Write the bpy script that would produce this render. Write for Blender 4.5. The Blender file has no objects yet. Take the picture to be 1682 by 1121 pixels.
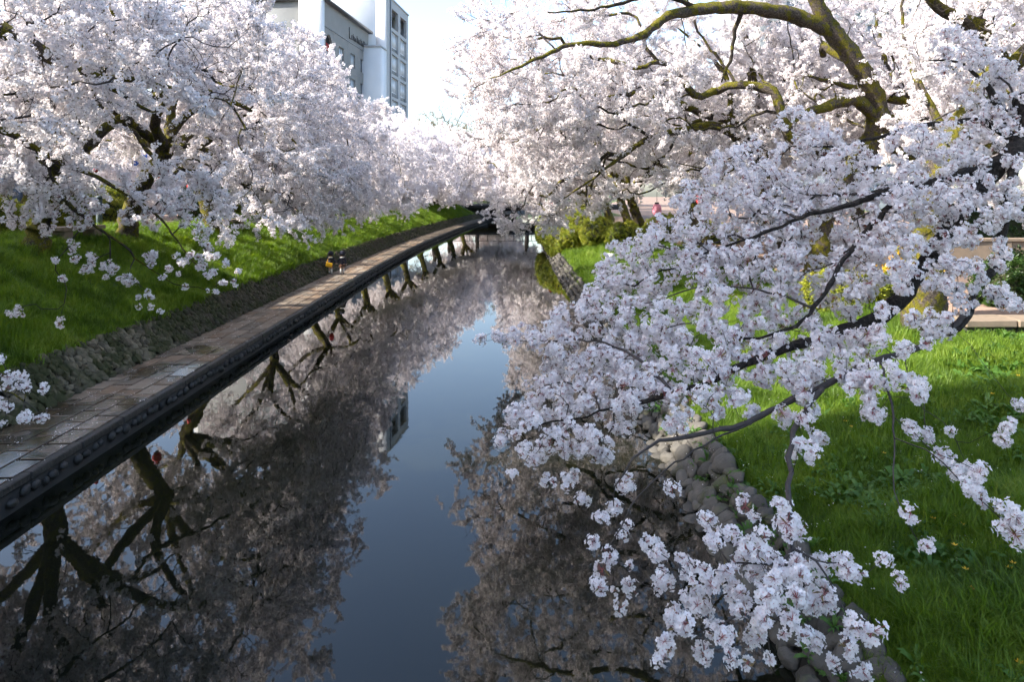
import bpy, bmesh, math, random
import numpy as np
from mathutils import Vector, Matrix, Euler

sc = bpy.context.scene
C = sc.collection
R = math.radians
rng = np.random.default_rng(11)
random.seed(7)

# ------------------------------------------------------------------ camera, sky, sun, exposure
F, HOR, CAMZ, PW, PH = 1121.0, 320.0, 4.3, 1682.0, 1121.0
cam = bpy.data.cameras.new('camera')
cam.sensor_width = 36.0
cam.lens = 36.0 * F / PW
cam.shift_y = -(PH / 2 - HOR) / PW
cam.clip_start, cam.clip_end = 0.05, 3000
cam_ob = bpy.data.objects.new('camera', cam)
C.objects.link(cam_ob)
cam_ob.location = (0, 0, CAMZ)
cam_ob.rotation_euler = (R(90), 0, 0)
sc.camera = cam_ob

SUN_AZ, SUN_EL = R(255), R(36)          # azimuth from +Y towards +X
w = bpy.data.worlds.new('World'); sc.world = w; w.use_nodes = True
nt = w.node_tree
sky = nt.nodes.new('ShaderNodeTexSky'); sky.sky_type = 'NISHITA'; sky.sun_disc = False
sky.sun_elevation, sky.sun_rotation = SUN_EL, SUN_AZ
sky.air_density, sky.dust_density, sky.ozone_density = 1.0, 2.2, 1.5
nt.links.new(sky.outputs[0], nt.nodes['Background'].inputs[0])
nt.nodes['Background'].inputs[1].default_value = 0.15
sun = bpy.data.lights.new('sun', 'SUN'); sun.energy = 4.0; sun.angle = R(0.55); sun.color = (1.0, 0.955, 0.88)
sun_ob = bpy.data.objects.new('sun', sun); C.objects.link(sun_ob)
to_sun = Vector((math.sin(SUN_AZ) * math.cos(SUN_EL), math.cos(SUN_AZ) * math.cos(SUN_EL), math.sin(SUN_EL)))
sun_ob.rotation_euler = to_sun.to_track_quat('Z', 'Y').to_euler()
sun_ob.location = to_sun * 60
vs = sc.view_settings
vs.view_transform = 'Standard'; vs.look = 'None'; vs.gamma = 1.0; vs.use_curve_mapping = False
vs.exposure = 1.83
vs.use_white_balance = True; vs.white_balance_temperature = 6650; vs.white_balance_tint = 10
cy = sc.cycles
cy.max_bounces, cy.diffuse_bounces, cy.glossy_bounces, cy.transmission_bounces, cy.transparent_max_bounces = 6, 3, 3, 3, 4
cy.caustics_reflective = cy.caustics_refractive = False
cy.use_adaptive_sampling = True; cy.adaptive_threshold = 0.035
cy.use_denoising = True
try: cy.denoiser = 'OPENIMAGEDENOISE'
except Exception: pass

# ------------------------------------------------------------------ helpers
def at(px, py, Y):
    return np.array([(px - PW / 2) / F * Y, Y, CAMZ - (py - HOR) / F * Y])

def tag(o, label=None, cat=None, group=None, kind=None):
    if label: o['label'] = label
    if cat: o['category'] = cat
    if group: o['group'] = group
    if kind: o['kind'] = kind
    return o

def link(name, data, parent=None, loc=None, rot=None, scl=None):
    o = bpy.data.objects.new(name, data); C.objects.link(o)
    if parent is not None: o.parent = parent
    if loc is not None: o.location = loc
    if rot is not None: o.rotation_euler = rot
    if scl is not None: o.scale = scl
    return o

def empty(name, loc=(0, 0, 0), rz=0):
    o = bpy.data.objects.new(name, None); C.objects.link(o)
    o.location = loc; o.rotation_euler = (0, 0, rz); o.empty_display_size = 0.2
    return o

def mesh_np(name, V, Fs, mats, mat_idx=None, smooth=False):
    """V n x 3; Fs list of arrays of equal-length faces (or list of tuples)."""
    me = bpy.data.meshes.new(name)
    V = np.asarray(V, dtype=np.float32)
    if isinstance(Fs, np.ndarray): Fs = [Fs]
    Fs = [np.asarray(f, dtype=np.int32) for f in Fs if len(f)]
    nl = sum(f.size for f in Fs); nf = sum(len(f) for f in Fs)
    me.vertices.add(len(V)); me.vertices.foreach_set('co', V.ravel())
    me.loops.add(nl); me.polygons.add(nf)
    me.loops.foreach_set('vertex_index', np.concatenate([f.ravel() for f in Fs]))
    tot = np.concatenate([np.full(len(f), f.shape[1], dtype=np.int32) for f in Fs])
    start = np.concatenate([[0], np.cumsum(tot)[:-1]]).astype(np.int32)
    me.polygons.foreach_set('loop_start', start)
    if mat_idx is not None: me.polygons.foreach_set('material_index', np.asarray(mat_idx, dtype=np.int32))
    if smooth: me.polygons.foreach_set('use_smooth', np.ones(nf, dtype=bool))
    me.update(calc_edges=True); me.validate()
    for m in (mats if isinstance(mats, (list, tuple)) else [mats]): me.materials.append(m)
    return me

class MB:
    """collects quads/tris of one part"""
    def __init__(s): s.v, s.q, s.t = [], [], []
    def quad(s, a, b, c, d):
        n = len(s.v); s.v += [a, b, c, d]; s.q.append((n, n+1, n+2, n+3))
    def tri(s, a, b, c):
        n = len(s.v); s.v += [a, b, c]; s.t.append((n, n+1, n+2))
    def box(s, x0, x1, y0, y1, z0, z1, M=None):
        n = len(s.v)
        P = [(x0,y0,z0),(x1,y0,z0),(x1,y1,z0),(x0,y1,z0),(x0,y0,z1),(x1,y0,z1),(x1,y1,z1),(x0,y1,z1)]
        if M is not None: P = [tuple(M @ Vector(p)) for p in P]
        s.v += P
        for f in ((0,3,2,1),(4,5,6,7),(0,1,5,4),(1,2,6,5),(2,3,7,6),(3,0,4,7)): s.q.append(tuple(n+i for i in f))
    def tube(s, pts, rad, k=8, cap=True):
        V, Q = tube_np(np.asarray(pts, float), np.asarray(rad, float), k)
        n = len(s.v); s.v += [tuple(p) for p in V]; s.q += [tuple(int(i)+n for i in f) for f in Q]
        if cap:
            for end in (0, len(pts)-1):
                c = len(s.v); s.v.append(tuple(pts[end]))
                for j in range(k):
                    a, b = n+end*k+j, n+end*k+(j+1) % k
                    s.t.append((c, b, a) if end == 0 else (c, a, b))
    def lathe(s, prof, k=16, cx=0, cy=0):
        n = len(s.v)
        for r, z in prof:
            for j in range(k):
                a = 2*math.pi*j/k; s.v.append((cx+r*math.cos(a), cy+r*math.sin(a), z))
        for i in range(len(prof)-1):
            for j in range(k): s.q.append((n+i*k+j, n+i*k+(j+1)%k, n+(i+1)*k+(j+1)%k, n+(i+1)*k+j))
    def build(s, name, mat, parent=None, smooth=False, bevel=0, **k):
        me = mesh_np(name, s.v, [np.array(s.q, dtype=np.int32).reshape(-1, 4), np.array(s.t, dtype=np.int32).reshape(-1, 3)], mat, smooth=smooth)
        o = link(name, me, parent, **k)
        if bevel:
            b = o.modifiers.new('bevel', 'BEVEL'); b.width = bevel; b.segments = 2; b.limit_method = 'ANGLE'
        return o

def tube_np(P, r, k):
    n = len(P)
    T = np.gradient(P, axis=0) if n > 2 else np.repeat((P[1:]-P[:1]), n, 0)
    T /= np.linalg.norm(T, axis=1, keepdims=True) + 1e-9
    ref = np.array([0.31, 0.17, 0.93]); A = np.cross(T, ref); A /= np.linalg.norm(A, axis=1, keepdims=True) + 1e-9
    B = np.cross(T, A)
    a = np.linspace(0, 2*np.pi, k, endpoint=False)
    V = P[:, None] + r[:, None, None]*(np.cos(a)[None, :, None]*A[:, None] + np.sin(a)[None, :, None]*B[:, None])
    i = np.arange(n-1)[:, None]*k; j = np.arange(k)[None]; j2 = (j+1) % k
    Q = np.stack([i+j, i+j2, i+k+j2, i+k+j], -1).reshape(-1, 4)
    return V.reshape(-1, 3), Q

def vnoise(x, y, s=1.0, seed=0):
    """cheap smooth value noise"""
    x = np.asarray(x)/s; y = np.asarray(y)/s
    xi, yi = np.floor(x).astype(int), np.floor(y).astype(int); fx, fy = x-xi, y-yi
    fx, fy = fx*fx*(3-2*fx), fy*fy*(3-2*fy)
    def h(a, b):
        n = (a*374761393 + b*668265263 + seed*974634777) & 0x7fffffff
        n = ((n ^ (n >> 13))*1274126177) & 0x7fffffff
        return (n & 0xffff)/65535.0
    return (h(xi,yi)*(1-fx)+h(xi+1,yi)*fx)*(1-fy)+(h(xi,yi+1)*(1-fx)+h(xi+1,yi+1)*fx)*fy

# ------------------------------------------------------------------ materials
def mat(name):
    m = bpy.data.materials.new(name); m.use_nodes = True
    nt = m.node_tree; b = nt.nodes['Principled BSDF']
    return m, nt, b

def N(nt, t, **k):
    n = nt.nodes.new(t)
    for a, v in k.items(): setattr(n, a, v)
    return n

def ramp(nt, stops):
    r = N(nt, 'ShaderNodeValToRGB'); e = r.color_ramp.elements
    while len(e) < len(stops): e.new(0.5)
    for i, (p, c) in enumerate(stops):
        e[i].position = p; e[i].color = (*c, 1) if len(c) == 3 else c
    return r

def noise(nt, scale, detail=4, rough=0.55, coord='world', dist=0.0):
    n = N(nt, 'ShaderNodeTexNoise'); n.inputs['Scale'].default_value = scale; n.inputs['Detail'].default_value = detail
    n.inputs['Roughness'].default_value = rough; n.inputs['Distortion'].default_value = dist
    if coord == 'world':
        g = N(nt, 'ShaderNodeNewGeometry'); nt.links.new(g.outputs['Position'], n.inputs['Vector'])
    else:
        g = N(nt, 'ShaderNodeTexCoord'); nt.links.new(g.outputs['Object'], n.inputs['Vector'])
    return n

def mixc(nt, fac, a, b, mode='MIX'):
    m = N(nt, 'ShaderNodeMix', data_type='RGBA', blend_type=mode)
    for s, v in ((m.inputs[0], fac), (m.inputs[6], a), (m.inputs[7], b)):
        if hasattr(v, 'links') or isinstance(v, bpy.types.NodeSocket): nt.links.new(v, s)
        elif isinstance(v, (int, float)): s.default_value = v
        else: s.default_value = (*v, 1)
    return m.outputs[2]

def bump(nt, b, src, strength=0.4, dist=0.02):
    n = N(nt, 'ShaderNodeBump'); n.inputs['Strength'].default_value = strength; n.inputs['Distance'].default_value = dist
    nt.links.new(src, n.inputs['Height']); nt.links.new(n.outputs[0], b.inputs['Normal'])
    return n

def plain(name, col, rough=0.7, var=0.12, scale=3.0, metal=0.0, coord='world', bmp=0.0):
    m, nt, b = mat(name)
    n = noise(nt, scale, 6, 0.6, coord)
    lo = tuple(c*(1-var) for c in col); hi = tuple(min(1, c*(1+var)) for c in col)
    r = ramp(nt, [(0.3, lo), (0.7, hi)]); nt.links.new(n.outputs['Fac'], r.inputs[0])
    nt.links.new(r.outputs[0], b.inputs['Base Color'])
    b.inputs['Roughness'].default_value = rough; b.inputs['Metallic'].default_value = metal
    if bmp: bump(nt, b, n.outputs['Fac'], bmp, 0.02)
    return m

def petal_mat(name, col, col2, trans=0.35):
    m = bpy.data.materials.new(name); m.use_nodes = True; nt = m.node_tree; nt.nodes.clear()
    out = N(nt, 'ShaderNodeOutputMaterial')
    oi = N(nt, 'ShaderNodeObjectInfo'); c = mixc(nt, oi.outputs['Random'], col, col2)
    d = N(nt, 'ShaderNodeBsdfDiffuse'); t = N(nt, 'ShaderNodeBsdfTranslucent'); mx = N(nt, 'ShaderNodeMixShader')
    nt.links.new(c, d.inputs[0]); nt.links.new(c, t.inputs[0]); mx.inputs[0].default_value = trans
    nt.links.new(d.outputs[0], mx.inputs[1]); nt.links.new(t.outputs[0], mx.inputs[2]); nt.links.new(mx.outputs[0], out.inputs[0])
    return m

def leaf_mat(name, cols, trans=0.35, rough=0.5, wscale=0.6):
    """foliage: colour varies by instance and in drifts over the place"""
    m = bpy.data.materials.new(name); m.use_nodes = True; nt = m.node_tree; nt.nodes.clear()
    out = N(nt, 'ShaderNodeOutputMaterial')
    oi = N(nt, 'ShaderNodeObjectInfo'); n = noise(nt, wscale, 3)
    ad = N(nt, 'ShaderNodeMath', operation='MULTIPLY_ADD'); ad.inputs[1].default_value = 0.45
    sb = N(nt, 'ShaderNodeMath', operation='MULTIPLY_ADD'); sb.inputs[1].default_value = 1.3; sb.inputs[2].default_value = -0.4
    nt.links.new(n.outputs['Fac'], sb.inputs[0]); nt.links.new(oi.outputs['Random'], ad.inputs[0]); nt.links.new(sb.outputs[0], ad.inputs[2])
    r = ramp(nt, [(i/(len(cols)-1), c) for i, c in enumerate(cols)]); nt.links.new(ad.outputs[0], r.inputs[0])
    p = N(nt, 'ShaderNodeBsdfPrincipled'); p.inputs['Roughness'].default_value = rough
    p.inputs['Specular IOR Level'].default_value = 0.3
    t = N(nt, 'ShaderNodeBsdfTranslucent'); mx = N(nt, 'ShaderNodeMixShader'); mx.inputs[0].default_value = trans
    hs = N(nt, 'ShaderNodeHueSaturation'); hs.inputs['Value'].default_value = 1.5; hs.inputs['Saturation'].default_value = 1.1
    nt.links.new(r.outputs[0], hs.inputs['Color'])
    nt.links.new(r.outputs[0], p.inputs['Base Color']); nt.links.new(hs.outputs[0], t.inputs[0])
    nt.links.new(p.outputs[0], mx.inputs[1]); nt.links.new(t.outputs[0], mx.inputs[2]); nt.links.new(mx.outputs[0], out.inputs[0])
    return m

def bark_mat(name, moss=0.5, bright=1.0):
    m, nt, b = mat(name)
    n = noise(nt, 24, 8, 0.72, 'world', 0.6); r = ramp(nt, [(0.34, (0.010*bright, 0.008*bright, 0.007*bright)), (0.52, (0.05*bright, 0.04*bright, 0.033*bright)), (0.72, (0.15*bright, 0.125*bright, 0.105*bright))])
    nt.links.new(n.outputs['Fac'], r.inputs[0])
    col = r.outputs[0]
    if moss > 0:
        n2 = noise(nt, 4.5, 6, 0.65, 'world'); n3 = noise(nt, 30, 3, 0.5, 'world')
        mr = ramp(nt, [(0.25, (0.03, 0.034, 0.006)), (0.55, (0.11, 0.10, 0.010)), (0.8, (0.25, 0.19, 0.022))])
        nt.links.new(n3.outputs['Fac'], mr.inputs[0])
        f = ramp(nt, [(0.62-0.35*moss, (0, 0, 0)), (0.68-0.35*moss, (1, 1, 1))]); g = N(nt, 'ShaderNodeNewGeometry'); sp = N(nt, 'ShaderNodeSeparateXYZ'); nt.links.new(g.outputs['Normal'], sp.inputs[0])
        ma = N(nt, 'ShaderNodeMath', operation='MULTIPLY_ADD'); ma.inputs[1].default_value = 0.09; nt.links.new(sp.outputs['Z'], ma.inputs[0]); nt.links.new(n2.outputs['Fac'], ma.inputs[2])
        nt.links.new(ma.outputs[0], f.inputs[0])
        col = mixc(nt, f.outputs[0], col, mr.outputs[0])
    nt.links.new(col, b.inputs['Base Color']); b.inputs['Roughness'].default_value = 0.9
    b.inputs['Specular IOR Level'].default_value = 0.2
    bump(nt, b, n.outputs['Fac'], 1.0, 0.035)
    return m

M = {}
M['petal'] = petal_mat('petal_near', (0.88, 0.83, 0.835), (0.91, 0.875, 0.87), 0.45)
M['petal_far'] = petal_mat('petal_far', (0.88, 0.825, 0.83), (0.91, 0.87, 0.87), 0.45)
M['calyx'] = plain('calyx', (0.30, 0.07, 0.07), 0.6, 0.3, 40)
M['young_leaf'] = plain('young_leaf', (0.17, 0.12, 0.03), 0.5, 0.5, 40)
M['stamen'] = plain('stamen', (0.66, 0.44, 0.44), 0.6, 0.3, 40)
M['bark'] = bark_mat('bark_mossy', 0.46, 1.4)
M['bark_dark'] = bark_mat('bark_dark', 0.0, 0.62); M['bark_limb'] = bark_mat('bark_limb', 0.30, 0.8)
M['twig'] = plain('twig', (0.045, 0.036, 0.032), 0.85, 0.35, 25)
M['grass'] = leaf_mat('grass_blade', [(0.042, 0.078, 0.009), (0.092, 0.165, 0.017), (0.17, 0.26, 0.028), (0.27, 0.30, 0.055)], 0.38, 0.5, 1.1)
M['weed'] = leaf_mat('weed_leaf', [(0.04, 0.095, 0.014), (0.07, 0.155, 0.026), (0.11, 0.20, 0.045)], 0.3, 0.45)
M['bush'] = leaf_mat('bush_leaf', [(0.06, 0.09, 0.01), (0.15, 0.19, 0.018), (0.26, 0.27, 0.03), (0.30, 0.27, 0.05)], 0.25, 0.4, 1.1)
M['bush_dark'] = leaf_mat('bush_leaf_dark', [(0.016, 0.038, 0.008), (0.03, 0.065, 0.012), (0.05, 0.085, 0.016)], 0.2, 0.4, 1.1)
M['yellow_petal'] = plain('yellow_petal', (0.78, 0.46, 0.02), 0.5, 0.15, 20)
M['stone'] = None

def stone_mat(name, cols, mosscol, mossamt, rough=0.8):
    m, nt, b = mat(name)
    oi = N(nt, 'ShaderNodeObjectInfo'); n = noise(nt, 9, 7, 0.62); n2 = noise(nt, 1.7, 5, 0.6); nf = noise(nt, 60, 3)
    g = N(nt, 'ShaderNodeNewGeometry')
    mx = N(nt, 'ShaderNodeMath', operation='MULTIPLY_ADD'); mx.inputs[1].default_value = 0.6
    nt.links.new(oi.outputs['Random'], mx.inputs[0])
    ra = N(nt, 'ShaderNodeMath', operation='MULTIPLY'); ra.inputs[1].default_value = 0.55; nt.links.new(n.outputs['Fac'], ra.inputs[0])
    # each loose stone of a joined mesh gets its own tone too
    isl = N(nt, 'ShaderNodeMath', operation='ADD'); nt.links.new(ra.outputs[0], isl.inputs[0])
    il = N(nt, 'ShaderNodeMath', operation='MULTIPLY'); il.inputs[1].default_value = 0.25; nt.links.new(g.outputs['Random Per Island'], il.inputs[0])
    nt.links.new(il.outputs[0], isl.inputs[1]); nt.links.new(isl.outputs[0], mx.inputs[2])
    r = ramp(nt, [(0.15+0.8*i/(len(cols)-1), c) for i, c in enumerate(cols)]); nt.links.new(mx.outputs[0], r.inputs[0])
    f = ramp(nt, [(0.68-0.4*mossamt, (0, 0, 0)), (0.80-0.4*mossamt, (1, 1, 1))]); nt.links.new(n2.outputs['Fac'], f.inputs[0])
    mc = mixc(nt, nf.outputs['Fac'], tuple(c*0.5 for c in mosscol), tuple(c*1.5 for c in mosscol))
    c = mixc(nt, f.outputs[0], r.outputs[0], mc)
    nt.links.new(c, b.inputs['Base Color']); b.inputs['Roughness'].default_value = rough
    bump(nt, b, n.outputs['Fac'], 0.9, 0.04)
    return m
M['wall_stone'] = stone_mat('wall_stone', [(0.026, 0.021, 0.013), (0.06, 0.05, 0.031), (0.16, 0.135, 0.09)], (0.03, 0.034, 0.006), 0.62)
M['cobble'] = stone_mat('cobble', [(0.022, 0.020, 0.016), (0.048, 0.043, 0.035), (0.095, 0.086, 0.072)], (0.05, 0.06, 0.014), 0.28, 0.75)
M['edge_stone'] = stone_mat('edge_stone', [(0.004, 0.004, 0.004), (0.009, 0.0085, 0.008), (0.026, 0.024, 0.022)], (0.012, 0.015, 0.005), 0.35, 0.6)
M['curb'] = stone_mat('curb', [(0.005, 0.0045, 0.004), (0.011, 0.010, 0.009), (0.022, 0.02, 0.018)], (0.025, 0.028, 0.008), 0.25, 0.55)

def paver_mat():
    m, nt, b = mat('paver')
    oi = N(nt, 'ShaderNodeObjectInfo'); n = noise(nt, 7, 7, 0.6); wet = noise(nt, 0.42, 4, 0.6); g = N(nt, 'ShaderNodeNewGeometry')
    s = N(nt, 'ShaderNodeMath', operation='ADD')
    a = N(nt, 'ShaderNodeMath', operation='MULTIPLY'); a.inputs[1].default_value = 0.5
    nt.links.new(oi.outputs['Random'], a.inputs[0]); nt.links.new(a.outputs[0], s.inputs[0])
    b2 = N(nt, 'ShaderNodeMath', operation='MULTIPLY'); b2.inputs[1].default_value = 0.5
    nt.links.new(n.outputs['Fac'], b2.inputs[0]); nt.links.new(b2.outputs[0], s.inputs[1])
    s3 = N(nt, 'ShaderNodeMath', operation='MULTIPLY_ADD'); s3.inputs[1].default_value = 0.2
    nt.links.new(g.outputs['Random Per Island'], s3.inputs[0]); nt.links.new(s.outputs[0], s3.inputs[2])
    r = ramp(nt, [(0.2, (0.065, 0.047, 0.033)), (0.45, (0.12, 0.094, 0.068)), (0.62, (0.165, 0.105, 0.06)), (0.85, (0.21, 0.175, 0.135))])
    nt.links.new(s3.outputs[0], r.inputs[0])
    # damp patches: the near stretch is wetter
    sep = N(nt, 'ShaderNodeSeparateXYZ'); nt.links.new(g.outputs['Position'], sep.inputs[0])
    near = N(nt, 'ShaderNodeMapRange'); near.inputs[1].default_value = 8; near.inputs[2].default_value = 24; near.inputs[3].default_value = 0.16; near.inputs[4].default_value = -0.14
    nt.links.new(sep.outputs['Y'], near.inputs[0])
    ws = N(nt, 'ShaderNodeMath', operation='ADD'); nt.links.new(wet.outputs['Fac'], ws.inputs[0]); nt.links.new(near.outputs[0], ws.inputs[1])
    wf = ramp(nt, [(0.5, (0, 0, 0)), (0.6, (1, 1, 1))]); nt.links.new(ws.outputs[0], wf.inputs[0])
    dark = mixc(nt, 1.0, r.outputs[0], (0.36, 0.34, 0.30), 'MULTIPLY')
    c = mixc(nt, wf.outputs[0], r.outputs[0], dark); nt.links.new(c, b.inputs['Base Color'])
    rr = N(nt, 'ShaderNodeMapRange'); rr.inputs[3].default_value = 0.72; rr.inputs[4].default_value = 0.14
    nt.links.new(wf.outputs[0], rr.inputs[0]); nt.links.new(rr.outputs[0], b.inputs['Roughness'])
    bump(nt, b, n.outputs['Fac'], 0.25, 0.015)
    return m
M['paver'] = paver_mat()

def ground_mats():
    m, nt, b = mat('turf_soil')
    n = noise(nt, 0.7, 5, 0.6); n2 = noise(nt, 9, 5, 0.6)
    r = ramp(nt, [(0.3, (0.045, 0.08, 0.012)), (0.55, (0.075, 0.13, 0.018)), (0.75, (0.11, 0.10, 0.03))])
    nt.links.new(n.outputs['Fac'], r.inputs[0])
    c = mixc(nt, n2.outputs['Fac'], r.outputs[0], (0.028, 0.03, 0.010)); nt.links.new(c, b.inputs['Base Color'])
    b.inputs['Roughness'].default_value = 0.95; bump(nt, b, n2.outputs['Fac'], 0.8, 0.05)
    M['turf'] = m
    M['dirt'] = plain('dirt_paving', (0.20, 0.135, 0.10), 0.9, 0.2, 0.9, bmp=0.2)
    M['soil'] = plain('soil', (0.09, 0.065, 0.045), 0.95, 0.4, 3.0, bmp=0.5)
    M['mud'] = plain('mud', (0.010, 0.009, 0.007), 0.8, 0.3, 2.0)
    M['mortar'] = plain('mortar', (0.018, 0.016, 0.011), 0.95, 0.35, 6.0, bmp=0.4)
    M['asphalt'] = plain('asphalt', (0.06, 0.06, 0.062), 0.9, 0.2, 2.0)
ground_mats()

def water_mat():
    m, nt, b = mat('canal_water')
    b.inputs['Base Color'].default_value = (0.010, 0.012, 0.007, 1)
    n0 = noise(nt, 0.25, 3); rr = ramp(nt, [(0.35, (0.0035, 0.0045, 0.0035)), (0.75, (0.011, 0.0115, 0.0045))]); nt.links.new(n0.outputs['Fac'], rr.inputs[0])
    nt.links.new(rr.outputs[0], b.inputs['Base Color'])
    b.inputs['Roughness'].default_value = 0.015; b.inputs['IOR'].default_value = 1.4
    n = noise(nt, 5.5, 3, 0.5); n2 = noise(nt, 1.3, 3, 0.5)
    ad = N(nt, 'ShaderNodeMath', operation='MULTIPLY_ADD'); ad.inputs[1].default_value = 0.45
    nt.links.new(n.outputs['Fac'], ad.inputs[0]); nt.links.new(n2.outputs['Fac'], ad.inputs[2])
    bump(nt, b, ad.outputs[0], 0.03, 0.02)
    return m
M['water'] = water_mat()
M['concrete'] = plain('concrete', (0.21, 0.215, 0.21), 0.85, 0.06, 0.8)
M['concrete_light'] = plain('concrete_light', (0.36, 0.375, 0.385), 0.8, 0.05, 0.5)
M['white_wall'] = plain('white_wall', (0.66, 0.665, 0.66), 0.8, 0.04, 0.4)
M['dark_metal'] = plain('dark_metal', (0.035, 0.037, 0.04), 0.5, 0.2, 4)
M['frame'] = plain('window_frame', (0.16, 0.17, 0.18), 0.5, 0.1, 4)
M['white_frame'] = plain('white_frame', (0.75, 0.77, 0.79), 0.5, 0.05, 4)
M['red_rail'] = plain('red_rail', (0.45, 0.03, 0.02), 0.5, 0.1, 4)
M['pink_print'] = plain('pink_print', (0.62, 0.06, 0.16), 0.6, 0.1, 4)
M['pale_stone'] = plain('pale_stone', (0.22, 0.165, 0.115), 0.85, 0.15, 4, bmp=0.2)
def glass_mat(name, col, rough=0.06):
    m, nt, b = mat(name); n = noise(nt, 0.35, 2)
    r = ramp(nt, [(0.3, tuple(c*0.7 for c in col)), (0.7, col)]); nt.links.new(n.outputs['Fac'], r.inputs[0]); nt.links.new(r.outputs[0], b.inputs['Base Color'])
    b.inputs['Roughness'].default_value = rough; b.inputs['IOR'].default_value = 1.6; b.inputs['Specular IOR Level'].default_value = 0.9
    return m
M['glass'] = glass_mat('window_glass', (0.20, 0.24, 0.29)); M['sky_glass'] = glass_mat('sky_tinted_glass', (0.72, 0.77, 0.82), 0.12)  # second glass: reflected sky painted in as a pale pane colour

# ------------------------------------------------------------------ canal plan: bank lines as functions of Y
def smooth_line(pts):
    ys = np.array([p[0] for p in pts], float); xs = np.array([p[1] for p in pts], float)
    yy = np.arange(-60, 721, 1.0); xx = np.interp(yy, ys, xs)
    k = np.hanning(25); k /= k.sum()
    xx = np.convolve(np.pad(xx, 12, mode='edge'), k, 'valid')
    return lambda Y: np.interp(Y, yy, xx)
XL = smooth_line([(-60, -6.5), (5, -6.6), (12, -6.8), (20, -7.0), (36, -7.4), (50, -7.45), (62, -7.1), (80, -6.2), (100, -4.9), (120, -3.2), (160, 2.5), (240, 16), (720, 110)])
XR = smooth_line([(-60, 2.6), (10, 2.48), (40, 2.45), (60, 2.6), (80, 3.1), (100, 4.5), (120, 6.4), (160, 12), (240, 26), (720, 120)])
WALK_Z = 0.40
SLOPE_L = [(-1.75, 0.36), (-2.45, 1.22)]

def ground_height_right(x, y):
    u = x - XR(y)
    z = np.interp(u, [-0.6, 0, 0.46, 5.4, 6.2, 20, 300], [-0.9, -0.03, 0.46, 1.60, 1.72, 1.95, 2.2])
    return z + np.where(u > 0.5, 0.10*(vnoise(x, y, 1.6, 3)-0.5) + 0.05*(vnoise(x, y, 0.5, 5)-0.5), 0)
def ground_height_left(x, y):
    u = XL(y) - x
    z = np.interp(u, [1.75, 2.40, 5.6, 6.6, 9, 60, 300], [0.34, 1.06, 2.80, 2.98, 3.02, 3.1, 3.3])
    return z + np.where((u > 2.5) & (u < 12), 0.14*(vnoise(x, y, 2.0, 8)-0.5), 0)

def make_ground():
    Ys = np.concatenate([np.arange(-40, 0, 4), np.arange(0, 40, 0.5), np.arange(40, 90, 1.5), np.arange(90, 200, 6), np.linspace(200, 720, 14)])
    left = np.concatenate([[300, 150, 80, 45, 30, 22, 18, 15, 12, 10], np.arange(9, 2.5, -0.35), [2.45, 1.75]])
    right = np.concatenate([[0.0, 0.46, .7], np.arange(1.0, 6.6, 0.35), [7, 8, 10, 12, 15, 20, 30, 45, 80, 150, 300]])
    rows, nL, nR = [], len(left), len(right)
    for Y in Ys:
        xl, xr = XL(Y), XR(Y)
        X = xl - left; zl = ground_height_left(X, np.full_like(X, Y))
        XX = xr + right; zr = ground_height_right(XX, np.full_like(XX, Y))
        mid = np.array([[xl-0.30, Y, 0.30], [xl-0.02, Y, 0.27], [xl-0.02, Y, -1.0], [xr-0.6, Y, -0.9]])
        rows.append(np.concatenate([np.stack([X, np.full_like(X, Y), zl], 1), mid, np.stack([XX, np.full_like(XX, Y), zr], 1)]))
    V = np.concatenate(rows); nc = nL + 4 + nR; nr = len(Ys)
    i = np.arange(nr-1)[:, None]*nc; j = np.arange(nc-1)[None]
    Q = np.stack([i+j, i+j+1, i+nc+j+1, i+nc+j], -1).reshape(-1, 4)
    mi = np.zeros(nc-1, int)
    for k in range(nc-1):
        if k < nL-1: u = (left[k]+left[k+1])/2; mi[k] = 0 if 2.45 < u < 7.6 or u > 45 else (2 if u < 2.45 else 1)
        elif k < nL+3: mi[k] = 3
        else:
            u = (right[k-nL-4]+right[k-nL-3])/2 if k >= nL+4 else 0; mi[k] = 2 if u < 0.46 else (0 if u < 11 or u > 45 else 1)
    me = mesh_np('ground', V, Q, [M['turf'], M['dirt'], M['mortar'], M['mud']], np.tile(mi, nr-1), smooth=True)
    o = link('ground', me); tag(o, 'grassy canal banks and level ground beyond them', None, None, 'structure')
    return o
ground = make_ground()

def strip(name, Ys, fa, fb, z, m):
    V = []
    for Y in Ys: V += [(fa(Y), Y, z), (fb(Y), Y, z)]
    Q = [(2*i, 2*i+1, 2*i+3, 2*i+2) for i in range(len(Ys)-1)]
    return link(name, mesh_np(name, V, np.array(Q), m, smooth=True))
Ylong = np.concatenate([np.arange(-38, 120, 2.0), np.linspace(120, 715, 40)])
water = strip('water', Ylong, lambda Y: XL(Y)-0.01, lambda Y: XR(Y)+0.06, 0.0, M['water'])
tag(water, 'still dark canal water mirroring blossom and sky', None, None, 'structure')
road = strip('road', Ylong, lambda Y: XL(Y)-26, lambda Y: XL(Y)-16.5, 3.09, M['asphalt']); tag(road, 'street beyond the left bank trees', None, None, 'structure')

# ------------------------------------------------------------------ walkway, edge, stone walls
def dir_left(Y):
    d = np.array([XL(Y+0.5)-XL(Y-0.5), 1.0]); return math.atan2(d[1], d[0]) - math.pi/2   # rotation about z from +Y

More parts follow.
